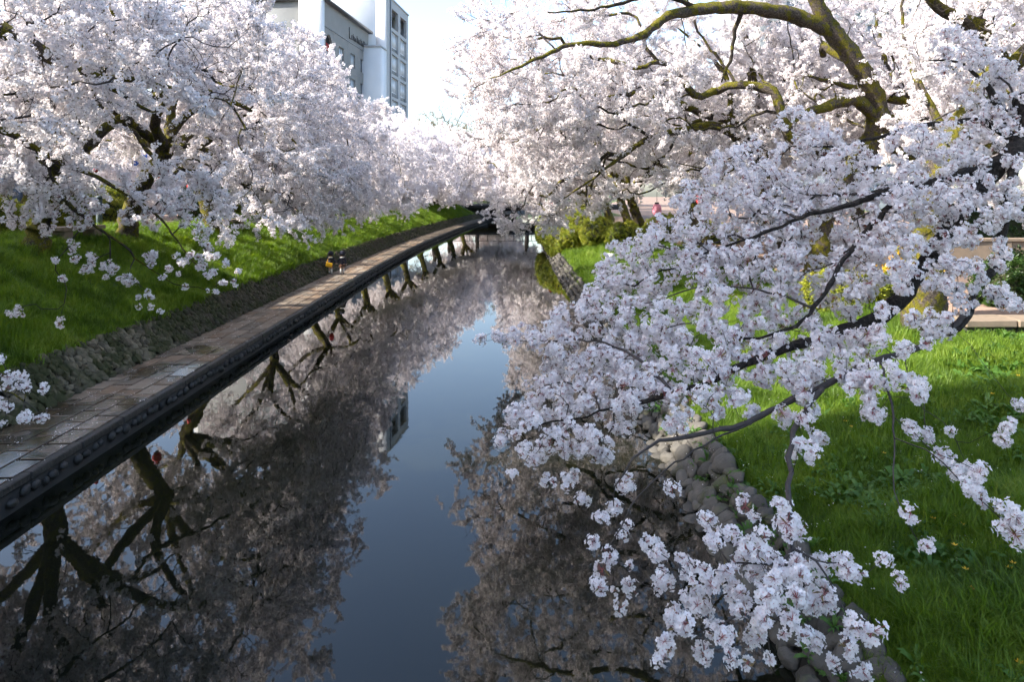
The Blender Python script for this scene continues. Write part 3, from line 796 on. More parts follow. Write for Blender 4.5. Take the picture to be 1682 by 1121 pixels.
BL = """1310,215,45 1350,240,40 1240,260,40 1200,290,50 1270,310,50 1330,300,50 1400,280,50 1500,240,45 1560,235,45 1620,215,40 1660,190,40 1600,165,40 1660,130,40 1570,85,45 1620,105,40
1140,330,40 1200,350,50 1260,370,45 1310,380,40 1170,400,45 1230,420,50 1290,430,38 1190,460,45 1250,470,36 1140,440,36 1100,390,45 1060,410,38 1020,420,28 1080,460,36 1030,470,40 990,440,26 980,490,40 1040,520,45 1100,515,34 1160,505,38 940,530,40 1000,550,50 1060,575,40 1115,565,30 900,560,35 860,550,25 820,555,16 790,560,10
930,600,45 990,610,45 1050,630,42 900,650,45 960,660,45 1020,680,38 860,690,35 920,710,40 830,720,20 870,745,28 960,720,35 840,780,13 990,740,30 900,790,18 940,790,20
1400,390,40 1450,350,36 1500,330,36 1560,340,36 1610,310,34 1660,335,30 1460,430,42 1420,460,36 1500,400,30 1545,440,30 1590,440,25 1640,480,26 1660,500,20 1575,490,26 1520,460,22 1350,450,32 1390,500,30 1300,480,32 1330,550,30 1280,520,30 1230,540,36 1190,560,36 1150,600,36 1205,600,30 1250,585,28 1300,605,36 1350,590,40 1400,600,38 1440,560,30 1420,640,34 1480,570,20 1540,540,36 1500,525,18 1450,620,36 1370,560,30 1160,650,32 1210,650,24 1100,640,34 1120,690,28
1500,635,26 1512,657,18 1435,682,22 1230,680,18 1180,680,16 1320,640,28 1332,680,26 1290,690,18 1320,742,26 1342,720,20 1282,680,13
1500,705,11 1440,690,16 1522,718,15 1560,708,9 1490,700,11 1550,750,15 1578,772,24 1602,792,28 1612,812,20 1650,848,30 1676,880,22 1660,700,16 1645,720,12 1676,665,12 1495,842,9 1525,900,13 1480,955,10 1450,920,8
1160,850,19 1285,832,14 1225,832,8 1240,852,12 1300,872,28 1170,890,22 1200,880,13 1250,892,32 1230,922,34 1180,940,34 1130,932,28 1080,900,20 1280,952,38 1330,932,36 1380,932,28 1410,942,15 1330,982,36 1270,1002,36 1210,982,34 1150,982,34 1090,960,22 1120,1022,28 1180,1032,28 1240,1042,28 1300,1032,28 1360,992,22 1402,1022,22 1430,1047,18 1390,1062,16 1090,1062,18 1150,1072,22 1200,1082,18 1330,1052,22 1370,1092,15 1230,1092,12 1265,1086,7 1415,1102,10 1080,1086,13
1412,395,22 1392,425,22 1370,458,22 1348,490,22 1320,520,22 1480,325,24 1430,345,24 1655,300,18 1650,350,18 1642,425,20 1610,470,20 1560,470,18 1490,440,20 1455,510,20 1560,300,28 1500,295,30 1440,305,36 1380,330,36 1480,375,32 1590,385,26 1340,335,36 1430,412,32 1485,465,26 1550,395,28 1622,362,24 1645,402,20 1300,345,36 1600,270,28 1660,262,24 1520,350,24 1380,430,26 1310,420,26 1240,505,30 1170,535,30 1090,540,26 1010,590,30 1330,620,24 1275,560,22 1400,560,22 1110,600,28 1180,625,24 1250,620,24
1030,790,18 960,822,16 1010,832,16 985,852,13 1030,862,8 970,890,14 1020,882,10 1000,912,10 1035,932,8 990,937,8 980,968,14 1010,972,8 1035,967,10 1020,1000,8 1062,890,10 1105,802,8"""
def blob_points(text, depth, r, csize=.092, fill=1.7):
    out = []
    for tok in text.split():
        x, y, rad = map(float, tok.split(',')); d = depth(x, y); cs = csize*F/d
        n = max(1, int(round((2*rad/cs)**2*fill*.78)))
        for _ in range(n):
            a, q = r.uniform(0, 6.28), math.sqrt(r.random())*max(0, rad-cs*.35)
            out.append(at(x+q*math.cos(a), y+q*math.sin(a), d+r.normal()*(.10+.004*rad)))
    return np.array(out)
def f_depth(x, y):
    d = np.interp(y, [80, 250, 400, 550, 700, 850, 1050], [8.2, 7.9, 7.0, 6.0, 5.0, 4.15, 3.75])-np.interp(x, [1380, 1480], [0, 1])*np.interp(y, [180, 260, 600, 680], [0, .75, .6, 0])
    return d+np.interp(x, [780, 1000, 1150], [.8, .45, 0])+fr.uniform(-.15, .15)
CP = blob_points(BL, f_depth, fr)
tg = CP[fr.random(len(CP)) < .55]
S.grow(tg, .18, fr, step=.09, droop=.05, wob=.012)
S.radii(.0022, .3)
cherry_front = empty('cherry_tree', tuple(F_BASE))
tag(cherry_front, 'nearest cherry tree, dark limbs of shaded blossom hanging over the right bank and water', 'tree', 'cherry trees')
big, mids, small = S.tubes()
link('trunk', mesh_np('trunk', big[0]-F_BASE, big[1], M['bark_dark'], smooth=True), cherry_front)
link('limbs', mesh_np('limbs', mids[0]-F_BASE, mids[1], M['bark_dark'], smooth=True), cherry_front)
o = link('twigs', mesh_np('twigs', small[0]-F_BASE, small[1], M['twig'], smooth=True), cherry_front); o['kind'] = 'stuff'
# blossoms of the limb ends that leave the picture on the right, and a top crown above the frame
ex = np.vstack([ell(fr, 500, (7.5, 9.0, 7.6), (3.6, 2.6, 2.0), .3, lambda P: P[:, 0]/P[:, 1] > .68)])
CP2 = np.vstack([CP, ex]); n = len(CP2)
scatter('crown', CP2-F_BASE, fr.uniform(0, 6.28, (n, 3)), fr.uniform(.78, 1.15, n), fr.integers(0, 7, n), G_near, cherry_front)

# ------------------------------------------------------------------ the other cherries
GRP = 'cherry trees'
def generic_tree(seed, name='cherry_tree', dr=.28, open_near=False, top=(.6, 0, 2.2), low=(2.7, .47), reach=1.0, lean=0.0, cap=6000, ntar=1100, group=None, rad=.40):
    r = np.random.default_rng(seed); S = Skeleton(); t = np.array(top, float)
    S.seed([(0, 0, -.4), (.02, 0, .35), tuple(t*[.35, .35, .5]+r.normal(size=3)*.06), tuple(t)], [rad*1.2, rad*.9, rad*.75, rad*.68], step=.2, wob=.012, r=r)
    j = lambda: r.normal(size=3)*.3
    lim = [[(2, .3, 3.6), (4, .8, 4.5), (6.2*reach, 1, 4.3)], [(1.6, -1.2, 3.8), (3.5, -2.6, 5.0), (5.6*reach, -3.4, 4.6)], [(.8, .5, 4.2), (1.6, .8, 6.2), (2.4, .6, 8.0)],
           [(-.8, .3, 3.8), (-2.4, .8, 5.2), (-3.8, 1, 6)], [(.2, 2, 3.8), (.8, 3.8, 5), (1.4, 5, 5.2)], [(.4, -1.6, 4.2), (.2, -3.6, 5.6), (.4, -5, 6)]]
    for L in lim:
        P = [t]+[np.array(p)+j()+(t-np.array([.6, 0, 2.2]))*.5 for p in L]
        S.seed(P, [rad*.48, rad*.36, rad*.24, rad*.08], step=.25, wob=.02, r=r)
    lowf = lambda P: low[0]-low[1]*np.maximum(0, P[:, 0]-2)
    hollow = lambda P: ((P[:, 0]-.6)/4.4)**2+(P[:, 1]/4.6)**2+((P[:, 2]-1.6)/3.3)**2 > 1
    if open_near:
        h0 = hollow; hollow = lambda P: h0(P) & ~((P[:, 1] < -.3) & (P[:, 0] < 6.6) & (P[:, 2] < 4.4))
        l0 = lowf; lowf = lambda P: np.where((P[:, 1] < -.3) & (P[:, 0] < 6.6), 4.4, l0(P))
    T = np.vstack([ell(r, int(ntar*(1-dr)), (2.2, 0, 4.7), (6.3*reach, 6.2, 3.9), .5, lambda P: (P[:, 2] > lowf(P)) & hollow(P)),
                   ell(r, int(ntar*dr), (6.0*reach, 0, 2.0), (2.5, 5.8, 2.0), .2, lambda P: P[:, 2] > lowf(P))])
    S.grow(T, .22, r, step=.25, droop=.10, wob=.05)
    return finish_tree(S, name, (0, 0, 0), r, M['bark'], M['twig'], group or G_mid, spacing=.13, cap=cap, base=rad, r0=.0055, rmax=.02, nvar=6 if group is None else 5)

def put(root, loc, rz=0, scl=1.0, label=None, first=False):
    o = root
    if first:
        o.location = loc; o.rotation_euler = (0, 0, rz); o.scale = (scl,)*3
    else: o = copy_tree(root, loc, rz, scl)
    if label: tag(o, label, 'tree', GRP)
    return o
def lbase(Y, off=5.75): x = float(XL(Y)-off); return (x, Y, float(ground_height_left(np.array([x]), np.array([Y]))[0])-.02)
def rbase(Y, off=6.2): x = float(XR(Y)+off); return (x, Y, float(ground_height_right(np.array([x]), np.array([Y]))[0])-.02)

LA = generic_tree(21, open_near=True); LB = generic_tree(22, open_near=True, top=(1.45, .1, 3.2)); LC = generic_tree(23, top=(-1.3, .2, 3.6)); LF = generic_tree(24, cap=3800, ntar=800, group=G_far)
put(LA, lbase(18.2), R(4), .94, 'cherry tree with the thickest mossy trunk, on the left grass bank near the picture edge', True)
put(LB, lbase(22.8, 5.8), R(-6), .92, 'cherry tree whose mossy trunk leans right towards its neighbour, left bank', True)
put(LC, lbase(28.9, 5.5), R(5), .9, 'cherry tree whose mossy trunk leans left beside a stone bench, left bank', True)
put(LA, lbase(36.5), R(-14), .82, 'cherry tree just beyond the bench tree on the left bank')
put(LB, lbase(43, 5.4), R(10), .84, 'cherry tree above the two walking children on the left bank')
put(LF, lbase(50), R(-8), .84, 'left bank cherry tree with its trunk past the children, before the canal bends', True)
far_l = ['sixth cherry tree along the left bank, counted from the thickest trunk', 'seventh cherry tree along the left bank, counted from the thickest trunk', 'eighth cherry tree along the left bank, where the walkway starts bending', 'ninth cherry tree along the left bank, on the bend', 'tenth cherry tree along the left bank, near the far bridge', 'last cherry tree on the left bank, beside the far bridge']
for k, Y in enumerate((58, 66, 75, 85, 96, 108)): put(LF, lbase(Y, 5.6), R((-20, 14, -9, 22, -15, 5)[k]), (.98, 1.02, 1.05, 1.1, 1.12, 1.15)[k], far_l[k])
RA = generic_tree(31, dr=.06, low=(3.8, .12), reach=.88); RB = generic_tree(32, dr=.06, low=(3.8, .12), reach=.9, top=(.9, .3, 2.6)); RF = generic_tree(33, low=(3.2, .24), reach=1.1, cap=3800, ntar=800, group=G_far)
put(RA, rbase(31), R(176), 1.08, 'sunlit cherry tree behind the two mossy trunks on the right bank', True)
put(RB, rbase(41, 5.4), R(186), 1.05, 'sunlit cherry tree with trunk between clipped bushes on the right bank', True)
put(RA, rbase(50, 6.0), R(168), 1.02, 'sunlit cherry tree above the yellow-green azalea mound by the water')
far_r = ['right bank cherry tree just past the azalea mound', 'second right bank cherry tree past the azalea mound', 'third right bank cherry tree past the azalea mound', 'right bank cherry tree nearest the far bridge']
for k, Y in enumerate((60, 71, 83, 97)): put(RF, rbase(Y, 6.0), R(180+(8, -14, 18, -6)[k]), (1.12, 1.2, 1.25, 1.3)[k], far_r[k], k == 0)
back_r = [((15.5, 23, 1.9), 'cherry tree of the row behind the promenade, nearest on the right'), ((17, 33, 1.9), 'cherry tree in the middle of the row behind the right promenade'), ((16.5, 45, 1.9), 'farthest cherry tree of the row behind the right promenade'), ((24, 27, 2.0), 'cherry tree at the far right behind the pale wall')]
for k, (p, lb) in enumerate(back_r): put(RA if k % 2 else RB, p, R(120+60*k), 1.12, lb)
back_l = [((-24.5, 34, 3.05), 'pale cherry tree across the street behind the left bank, nearest'), ((-25, 49, 3.05), 'pale cherry tree across the street behind the left bank, middle'), ((-22, 64, 3.05), 'pale cherry tree across the street behind the left bank, farthest')]
for k, (p, lb) in enumerate(back_l): put(LF, p, R(40+80*k), .8, lb)

near_l = [((-15.0, 3.0, 3.0), 'cherry tree on the left bank beside the viewpoint, outside the frame'), ((-14.0, -5.5, 3.0), 'cherry tree on the left bank behind the viewpoint')]
for k, (p, lb) in enumerate(near_l): put((LA, LC)[k], p, R(-20), .95, lb)
beyond = [((-11, 146, 3), 'cherry tree beyond the far bridge on the left side, nearest the tower'), ((-2, 152, 2.5), 'cherry tree beyond the far bridge in the middle of the canal view'), ((20, 148, 2.2), 'cherry tree beyond the far bridge on the right side'), ((9, 160, 2.5), 'cherry tree farthest beyond the bridge, over the canal line')]
for k, (p, lb) in enumerate(beyond): put(LF, p, R(25+95*k), (1.55, 1.6, 1.45, 1.65)[k], lb)
# twin mossy trees on the right bank, limbs traced from the photograph
def traced(name, seed, specs, targets, base, label, bark, cap, spacing=.13, bf=.2, group=None, rad=.38, clear=.9):
    r = np.random.default_rng(seed); S = Skeleton()
    for sp in specs: S.seed(*limb(sp), step=.2, wob=.015, r=r)
    T = targets(r); own = S.P[:S.n][S.rmin[:S.n] > .09]
    d = np.sqrt(((T[:, None]-own[None])**2).sum(2)).min(1); T = T[d > clear]
    S.grow(T, bf, r, step=.22, droop=.09, wob=.045)
    o = finish_tree(S, name, base, r, bark, M['twig'], group or G_mid, spacing=spacing, cap=cap, base=rad, r0=.0055, rmax=.02)
    tag(o, label, 'tree', GRP); return o
B1 = [[(1340, 475, 20.8, .46), (1343, 440, 20.8, .40), (1348, 390, 20.8, .36), (1358, 335, 20.7, .34), (1400, 275, 20.6, .33), (1440, 215, 20.4, .32), (1437, 155, 20.2, .30), (1402, 98, 20, .28), (1365, 48, 19.8, .24), (1338, 0, 19.6, .2), (1310, -70, 19.2, .12), (1290, -140, 19, .05)],
      [(1362, 48, 19.8, .2), (1300, 24, 19.5, .2), (1220, 12, 19.1, .19), (1150, 15, 18.8, .17), (1100, 25, 18.5, .13), (1058, 55, 18.3, .10), (1010, 72, 18.1, .085), (950, 72, 17.9, .065), (890, 92, 17.6, .045), (820, 125, 17.2, .02)],
      [(1440, 190, 20.3, .18), (1400, 165, 20.0, .17), (1350, 178, 19.8, .14), (1312, 192, 19.6, .09), (1290, 215, 19.4, .04)],
      [(1402, 98, 20, .14), (1375, 90, 20.4, .13), (1352, 75, 20.6, .10), (1352, 90, 21, .10)],
      [(1400, 275, 20.6, .2), (1480, 200, 20.8, .16), (1560, 120, 21, .11), (1640, 60, 21.4, .06), (1720, 0, 21.8, .03)],
      [(1220, 12, 19.1, .06), (1208, 50, 19.4, .06), (1200, 100, 19.6, .05), (1185, 135, 19.6, .025)],
      [(1150, 15, 18.8, .08), (1080, -10, 18.2, .06), (1000, 10, 17.6, .04), (900, 20, 17, .02)]]
def tB1(r):
    return np.vstack([ell(r, 750, (6.5, 20.5, 9.3), (8.2, 5.0, 3.6), .3, lambda P: (P[:, 0] > -1.6) & (P[:, 2] > 4.5) & (P[:, 1] > 20.2)),
                      ell(r, 230, (1.6, 18.8, 8.2), (3.8, 3.0, 2.6), .3, lambda P: (P[:, 0] > -1.8) & (P[:, 1] > 17.6)),
                      ell(r, 220, (8.5, 22.5, 6.0), (5, 2.5, 2.4), .2)])
traced('cherry_tree', 61, B1, tB1, tuple(at(1340, 470, 20.8)), 'big cherry tree with lichen-yellow trunk arching a long limb over the canal', M['bark'], 6800)
B2 = [[(1292, 462, 24.5, .42), (1290, 430, 24.5, .34), (1280, 370, 24.4, .30), (1262, 300, 24.2, .28), (1245, 225, 24, .25), (1238, 150, 24, .18), (1225, 60, 24, .12), (1210, -20, 24, .05)],
      [(1250, 235, 24, .2), (1200, 198, 23.7, .18), (1150, 185, 23.4, .15), (1100, 164, 23.1, .12), (1040, 154, 22.8, .1), (965, 172, 22.5, .075), (905, 200, 22.2, .05), (850, 232, 22, .025)],
      [(1262, 290, 24.1, .16), (1190, 210, 23.0, .14), (1120, 215, 22.6, .12), (1070, 226, 22.4, .09), (1020, 258, 22.2, .06), (965, 300, 22, .035), (920, 330, 21.8, .015)],
      [(1070, 226, 22.4, .06), (1030, 200, 22.2, .05), (985, 160, 22, .03), (960, 110, 22, .015)],
      [(1200, 198, 23.7, .12), (1195, 130, 24, .09), (1150, 75, 24.3, .05), (1090, 30, 24.5, .02)]]
def tB2(r):
    return np.vstack([ell(r, 700, (5.5, 25.2, 7.2), (8.0, 4.2, 4.2), .3, lambda P: (P[:, 0] > -2.4) & (P[:, 1] > 22.6) & (P[:, 2] > 3.6+.25*np.maximum(0, P[:, 0]-3))),
                      ell(r, 90, (0.9, 24.0, 3.7), (1.6, 1.7, .9), .1), ell(r, 300, (0.8, 23.8, 5.8), (3.2, 3.2, 2.6), .2, lambda P: (P[:, 2] > 3.3))])
traced('cherry_tree', 62, B2, tB2, tuple(at(1292, 456, 24.5)), 'cherry tree with dark trunk left of the lichen-yellow one, branches low over the canal', M['bark'], 6000)
C1 = [[(1524, 565, 13.2, .44), (1522, 520, 13.2, .36), (1521, 460, 13.2, .33), (1522, 390, 13.2, .31), (1533, 315, 13.1, .28), (1562, 235, 13, .24), (1612, 150, 12.9, .2), (1640, 85, 12.8, .17), (1606, 45, 12.6, .14), (1555, 22, 12.4, .1), (1512, -15, 12.2, .06), (1470, -60, 12, .03)],
      [(1605, 160, 12.9, .16), (1680, 90, 12.9, .13), (1760, 0, 13, .08), (1820, -80, 13, .04)],
      [(1535, 310, 13.1, .15), (1600, 260, 13.6, .13), (1690, 215, 14, .1), (1800, 150, 14.5, .04)],
      [(1562, 235, 13, .1), (1520, 160, 13.4, .08), (1490, 90, 13.8, .05), (1480, 10, 14, .02)]]
def tC1(r):
    return np.vstack([ell(r, 420, (9.2, 13.6, 7.6), (3.4, 3.2, 3.0), .3, lambda P: (P[:, 0]/P[:, 1] > .585) & (P[:, 2] > 5.2)),
                      ell(r, 160, (10.5, 14.5, 5.6), (2.4, 2.0, 1.6), .2)])
traced('cherry_tree', 63, C1, tC1, tuple(at(1524, 555, 13.2)), 'cherry tree with a sunlit yellow-green mossy trunk at the end of the right retaining wall', M['bark'], 3200, rad=.32, clear=.6)

# nearest left tree: trunk outside the frame, boughs across the upper left corner
LN_B = np.array(lbase(11.0, 5.9))
LN = [[tuple(LN_B-[0, 0, .3]), tuple(LN_B+[.05, 0, .8]), (-12.0, 11.0, 4.6), (-11.2, 11.0, 5.7)]]
r = np.random.default_rng(71); S = Skeleton()
S.seed(LN[0], [.45, .36, .3, .27], step=.2)
for sp in ([(-250, 10, 11, .17), (-120, 0, 11, .15), (0, 45, 11.1, .13), (70, 85, 11.3, .12), (120, 112, 11.5, .10), (170, 128, 11.8, .075), (235, 133, 12.1, .055), (300, 150, 12.5, .035), (370, 165, 13, .015)],
           [(120, 112, 11.5, .05), (190, 150, 12, .04), (260, 190, 12.4, .02)],
           [(-250, 120, 11.2, .13), (-100, 190, 11.5, .1), (0, 212, 11.8, .05), (50, 238, 12, .042), (100, 268, 12.2, .036), (160, 292, 12.4, .028), (215, 325, 12.5, .02), (260, 355, 12.6, .018), (310, 420, 12.6, .008)],
           [(60, 245, 12, .03), (110, 330, 12.2, .028), (160, 374, 12.3, .024), (205, 402, 12.3, .02), (223, 425, 12.3, .013), (255, 447, 12.3, .007)],
           [(-100, 190, 11.5, .06), (-80, 320, 9.6, .04), (-60, 480, 8.2, .025), (-40, 600, 7.4, .012), (40, 660, 7.0, .006)],
           [(-200, -20, 11, .12), (-100, -120, 11.5, .09), (50, -160, 12, .06), (200, -130, 13, .03)]):
    S.seed(*limb(sp), step=.15, wob=.012, r=r)
LBL = """20,350,25 60,345,25 100,345,28 75,375,16 130,360,22 30,370,18 160,330,28 220,345,28 270,330,28 300,350,26 250,365,18 330,375,22 120,405,15 125,425,11 92,430,10 107,458,10 150,425,15 140,445,12 180,440,16 200,455,15 215,460,14 175,455,7 250,425,16 300,420,18 340,400,16 330,430,16 345,450,13 365,465,10 385,470,6 390,444,7 383,462,7 355,478,7 305,473,7 290,455,10 265,455,8 278,442,7 229,487,7 246,483,10 228,504,5 247,504,6 263,511,5 340,478,5 350,420,13 370,430,8 30,512,13 14,515,7 100,525,7 98,532,5 5,300,25 60,310,25 120,310,22 200,300,22 270,290,22 330,310,22"""
LBL2 = "10,630,18 35,625,20 45,640,10 70,640,7 5,670,18 8,700,11 40,685,16 68,688,12 0,590,5"
Q1 = blob_points(LBL, lambda x, y: 12.4+r.uniform(-.4, .4), r, .12, 1.25)
Q2 = blob_points(LBL2, lambda x, y: 7.0+r.uniform(-.15, .15), r, .105, 1.0)
T = np.vstack([ell(r, 620, (-7.6, 12.2, 6.6), (3.6, 2.8, 2.7), .25, lambda P: (P[:, 0]/P[:, 1] < -.33) & ~((P[:, 0]/P[:, 1] > -.60) & (P[:, 0]/P[:, 1] < -.38) & (P[:, 2] < 5.9))), ell(r, 150, (-9, 11.5, 9.5), (3, 3, 1.5), .2), Q1[r.random(len(Q1)) < .5], Q2[::2]])
S.grow(T, .2, r, step=.18, droop=.08, wob=.035)
nr_ = finish_tree(S, 'cherry_tree', tuple(LN_B), r, M['bark'], M['twig'], G_mid, spacing=.14, cap=4200, base=.36, r0=.004, rmax=.02, keep=lambda P: P[:, 2] > 4.3)
tag(nr_, 'cherry tree at the upper left corner, its twigs drooping over the grass', 'tree', GRP)
QQ = np.vstack([Q1, Q2]); n = len(QQ)
scatter('blossoms', QQ-LN_B, r.uniform(0, 6.28, (n, 3)), np.concatenate([r.uniform(.95, 1.35, len(Q1)), r.uniform(.85, 1.2, len(Q2))]), r.integers(0, 7, n), G_near, nr_)

# ------------------------------------------------------------------ buildings
def oriented(corner, u):
    """matrix: local x along the facade direction u (horizontal), local y out of the facade (to the canal), z up"""
    u = Vector((u[0], u[1], 0)).normalized(); n = Vector((u.y, -u.x, 0))
    return Matrix(((u.x, n.x, 0, corner[0]), (u.y, n.y, 0, corner[1]), (0, 0, 1, corner[2]), (0, 0, 0, 1)))

def part(root, name, mat_, *boxes, bevel=0):
    b = MB()
    for x in boxes: b.box(*x)
    return b.build(name, mat_, root, bevel=bevel)

def wall_with_holes(x0, x1, z0, z1, holes, y, depth):
    """front sheet at y with rectangular recesses (list of x0,x1,z0,z1) and their reveals"""
    b = MB(); xs = sorted({x0, x1, *[h[0] for h in holes], *[h[1] for h in holes]}); zs = sorted({z0, z1, *[h[2] for h in holes], *[h[3] for h in holes]})
    for i in range(len(xs)-1):
        for k in range(len(zs)-1):
            cx, cz = (xs[i]+xs[i+1])/2, (zs[k]+zs[k+1])/2
            if not any(h[0] < cx < h[1] and h[2] < cz < h[3] for h in holes):
                b.quad((xs[i+1], y, zs[k]), (xs[i], y, zs[k]), (xs[i], y, zs[k+1]), (xs[i+1], y, zs[k+1]))
    for a, c, e, f in holes:
        d = y-depth
        b.quad((a, y, e), (a, d, e), (a, d, f), (a, y, f)); b.quad((c, d, e), (c, y, e), (c, y, f), (c, d, f))
        b.quad((a, y, e), (c, y, e), (c, d, e), (a, d, e)); b.quad((a, d, f), (c, d, f), (c, y, f), (a, y, f))
    return b

def window(root, x0, x1, z0, z1, y, panes, fr_mat, gl, name='window', t=.07):
    b = MB(); b.box(x0, x1, y-.06, y+.02, z0, z0+t); b.box(x0, x1, y-.06, y+.02, z1-t, z1); b.box(x0, x0+t, y-.055, y+.015, z0+t, z1-t); b.box(x1-t, x1, y-.055, y+.015, z0+t, z1-t)
    for k in range(1, panes):
        xm = x0+(x1-x0)*k/panes; b.box(xm-t/2, xm+t/2, y-.05, y+.01, z0+t, z1-t)
    f = b.build(name, fr_mat, root)
    wd = (x1-x0-2*t-(panes-1)*t)/panes
    for k in range(panes):
        a = x0+t+k*(wd+t); p = MB(); p.box(a, a+wd, y-.045, y-.02, z0+t, z1-t); p.build('pane', gl, f)
    return f

# concrete hotel block: near corner of its canal facade
A0 = (-22.9, 82.5, 3.05); uA = (.115, 1.0)
hotel = empty('concrete_building'); hotel.matrix_world = oriented(A0, uA); tag(hotel, 'grey concrete block with red balcony rails in arched niches and a dark roof edge', 'building')
LEN, HT = 17.1, 24.8; flo = 3.42
holes = []; wins = []; niches = []
for k in range(6):
    z = HT-5.6-k*flo
    if z < .5: break
    for c in (6.3, 10.6, 14.6): wins.append((c-.95, c+.95, z-.6, z+1.25))
    niches.append((1.0, 3.0, z-.3 if k else z-.3, z+2.4 if k else z+1.9))
holes = wins+niches
wall_with_holes(0, LEN, 0, HT, holes, 0, .28).build('facade', M['concrete'], hotel)
part(hotel, 'wall', M['concrete'], (0.0, LEN, -16, -.9, 0, HT-.01))
part(hotel, 'niche_back', M['concrete'], (.9, 3.1, -.88, -.84, 1, HT-2))
for x in wins: window(hotel, *x, -.2, 3, M['frame'], M['sky_glass'] if (x[0] < 12) else M['glass'])
for i, x in enumerate(niches):
    b = MB()
    for q in range(9): b.box(x[0]+.02+q*.235, x[0]+.10+q*.235, -.20, -.14, x[2], x[2]+1.0)
    b.box(x[0], x[1], -.22, -.12, x[2]+1.0, x[2]+1.08); b.box(x[0]+.01, x[1]-.01, -.26, -.23, x[2]+.05, x[2]+.98)
    b.build('balcony_rail', M['red_rail'], hotel)
    part(hotel, 'balcony_sill', M['concrete_light'], (x[0]-.1, x[1]+.1, -.25, .12, x[2]-.16, x[2]-.003))
# arch over the top niche: two spandrels fill the square corners
b = MB(); x0, x1, zt = niches[0][0], niches[0][1], niches[0][3]; xc, rr = (x0+x1)/2, (x1-x0)/2
for k in range(12):
    a0, a1 = math.pi*k/12, math.pi*(k+1)/12
    p0 = (xc-rr*math.cos(a0), zt-rr+rr*math.sin(a0)); p1 = (xc-rr*math.cos(a1), zt-rr+rr*math.sin(a1))
    b.quad((p0[0], -.006, p0[1]), (p0[0], -.006, zt), (p1[0], -.006, zt), (p1[0], -.006, p1[1]))
    b.quad((p0[0], -.006, p0[1]), (p1[0], -.006, p1[1]), (p1[0], -.27, p1[1]), (p0[0], -.27, p0[1]))
b.build('arch', M['concrete'], hotel)
part(hotel, 'cornice', M['dark_metal'], (-.4, LEN+.5, -16.3, .55, HT, HT+.32))
part(hotel, 'string_course', M['frame'], (0, LEN, 0.002, .06, HT-3.05, HT-2.93))
part(hotel, 'corner_pier', M['white_wall'], (-.9, -.003, -2.6, .25, 0, HT-.02))
for k in range(1, 7): part(hotel, 'panel_joint', M['frame'], (0.02, LEN-.02, .002, .012, HT-3-k*flo-.55, HT-3-k*flo-.51))
for xq in (3.7, 8.5, 12.6): part(hotel, 'panel_joint', M['frame'], (xq-.02, xq+.02, .0035, .0135, 0.5, HT-3.1))
# roof-line lettering too far off to read: one tall stroke and foot, then a run of small marks
b = MB(); b.box(9.0, 9.12, .05, .12, HT-2.55, HT-1.05); b.box(9.12, 9.75, .05, .12, HT-2.55, HT-2.43)
q = random.Random(4)
for k in range(13):
    a = 9.95+k*.52; h = q.uniform(.5, .95); b.box(a, a+.07, .05, .12, HT-2.5, HT-2.5+h); b.box(a+.07, a+.36, .05, .12, HT-2.5+h*q.choice((0, .5, .85)), HT-2.5+h*q.choice((0, .5, .85))+.09 if False else HT-2.42+h*.0)
    if k % 3: b.box(a+.29, a+.36, .055, .125, HT-2.5, HT-2.5+h*.8)
b.build('lettering', M['dark_metal'], hotel)

T0 = (-18.4, 100.0, 3.05)
tower = empty('office_tower'); tower.matrix_world = oriented(T0, uA); tag(tower, 'tall white office tower with paired window bays rising behind the concrete block', 'building')
LEN, HT = 12.0, 30.6; wins, openb, span = [], [], []
for k in range(8):
    z = HT-3.55-k*3.44
    if z < 1: break
    for c in (4.45, 9.15):
        if k == 0: openb.append((c-1.75, c+1.75, z-.55, z+2.3))
        else: wins.append((c-1.75, c+1.75, z+.1, z+2.35)); span.append((c-1.75, c+1.75, z-.62, z+.1))
wall_with_holes(0, LEN, 0, HT, openb+[(w_[0], w_[1], s_[2], w_[3]) for w_, s_ in zip(wins, span)], 0, .45).build('facade', M['concrete_light'], tower)
part(tower, 'wall', M['white_wall'], (0.0, LEN, -30, -1.6, 0, HT-.01), (.0, .3, -1.6, -.02, 0, HT-.01), (LEN-.3, LEN, -1.6, -.02, 0, HT-.01), (.3, LEN-.3, -1.6, -.5, HT-.5, HT-.02))
for x in wins: window(tower, *x, -.33, 4, M['white_frame'], M['sky_glass'], t=.10)
for x in span: part(tower, 'spandrel', M['concrete'], (x[0]+.01, x[1]-.01, -.42, -.3, x[2], x[3]-.004))
for x in openb: part(tower, 'recess_back', M['concrete'], (x[0]-.1, x[1]+.1, -1.55, -1.5, x[2]-.1, x[3]+.1))
part(tower, 'roof_sign', M['pink_print'], (7.5, 8.7, -.6, -.5, HT-3.9, HT-1.5)); part(tower, 'roof_sign', M['white_wall'], (7.75, 8.1, -.497, -.48, HT-2.9, HT-1.7), (8.2, 8.35, -.497, -.48, HT-3.6, HT-2.2))
part(tower, 'downpipe', M['frame'], (1.75, 1.95, .005, .16, 0, HT-.05))
part(tower, 'roof_edge', M['concrete_light'], (-.1, LEN+.1, -30.2, .12, HT, HT+.25))
part(tower, 'side_wing', M['white_wall'], (-3.0, -.01, -4.2, .02, 0, 22.3)); part(tower, 'wing_cap', M['concrete_light'], (-3.1, -.02, -4.3, .1, 22.303, 22.6))

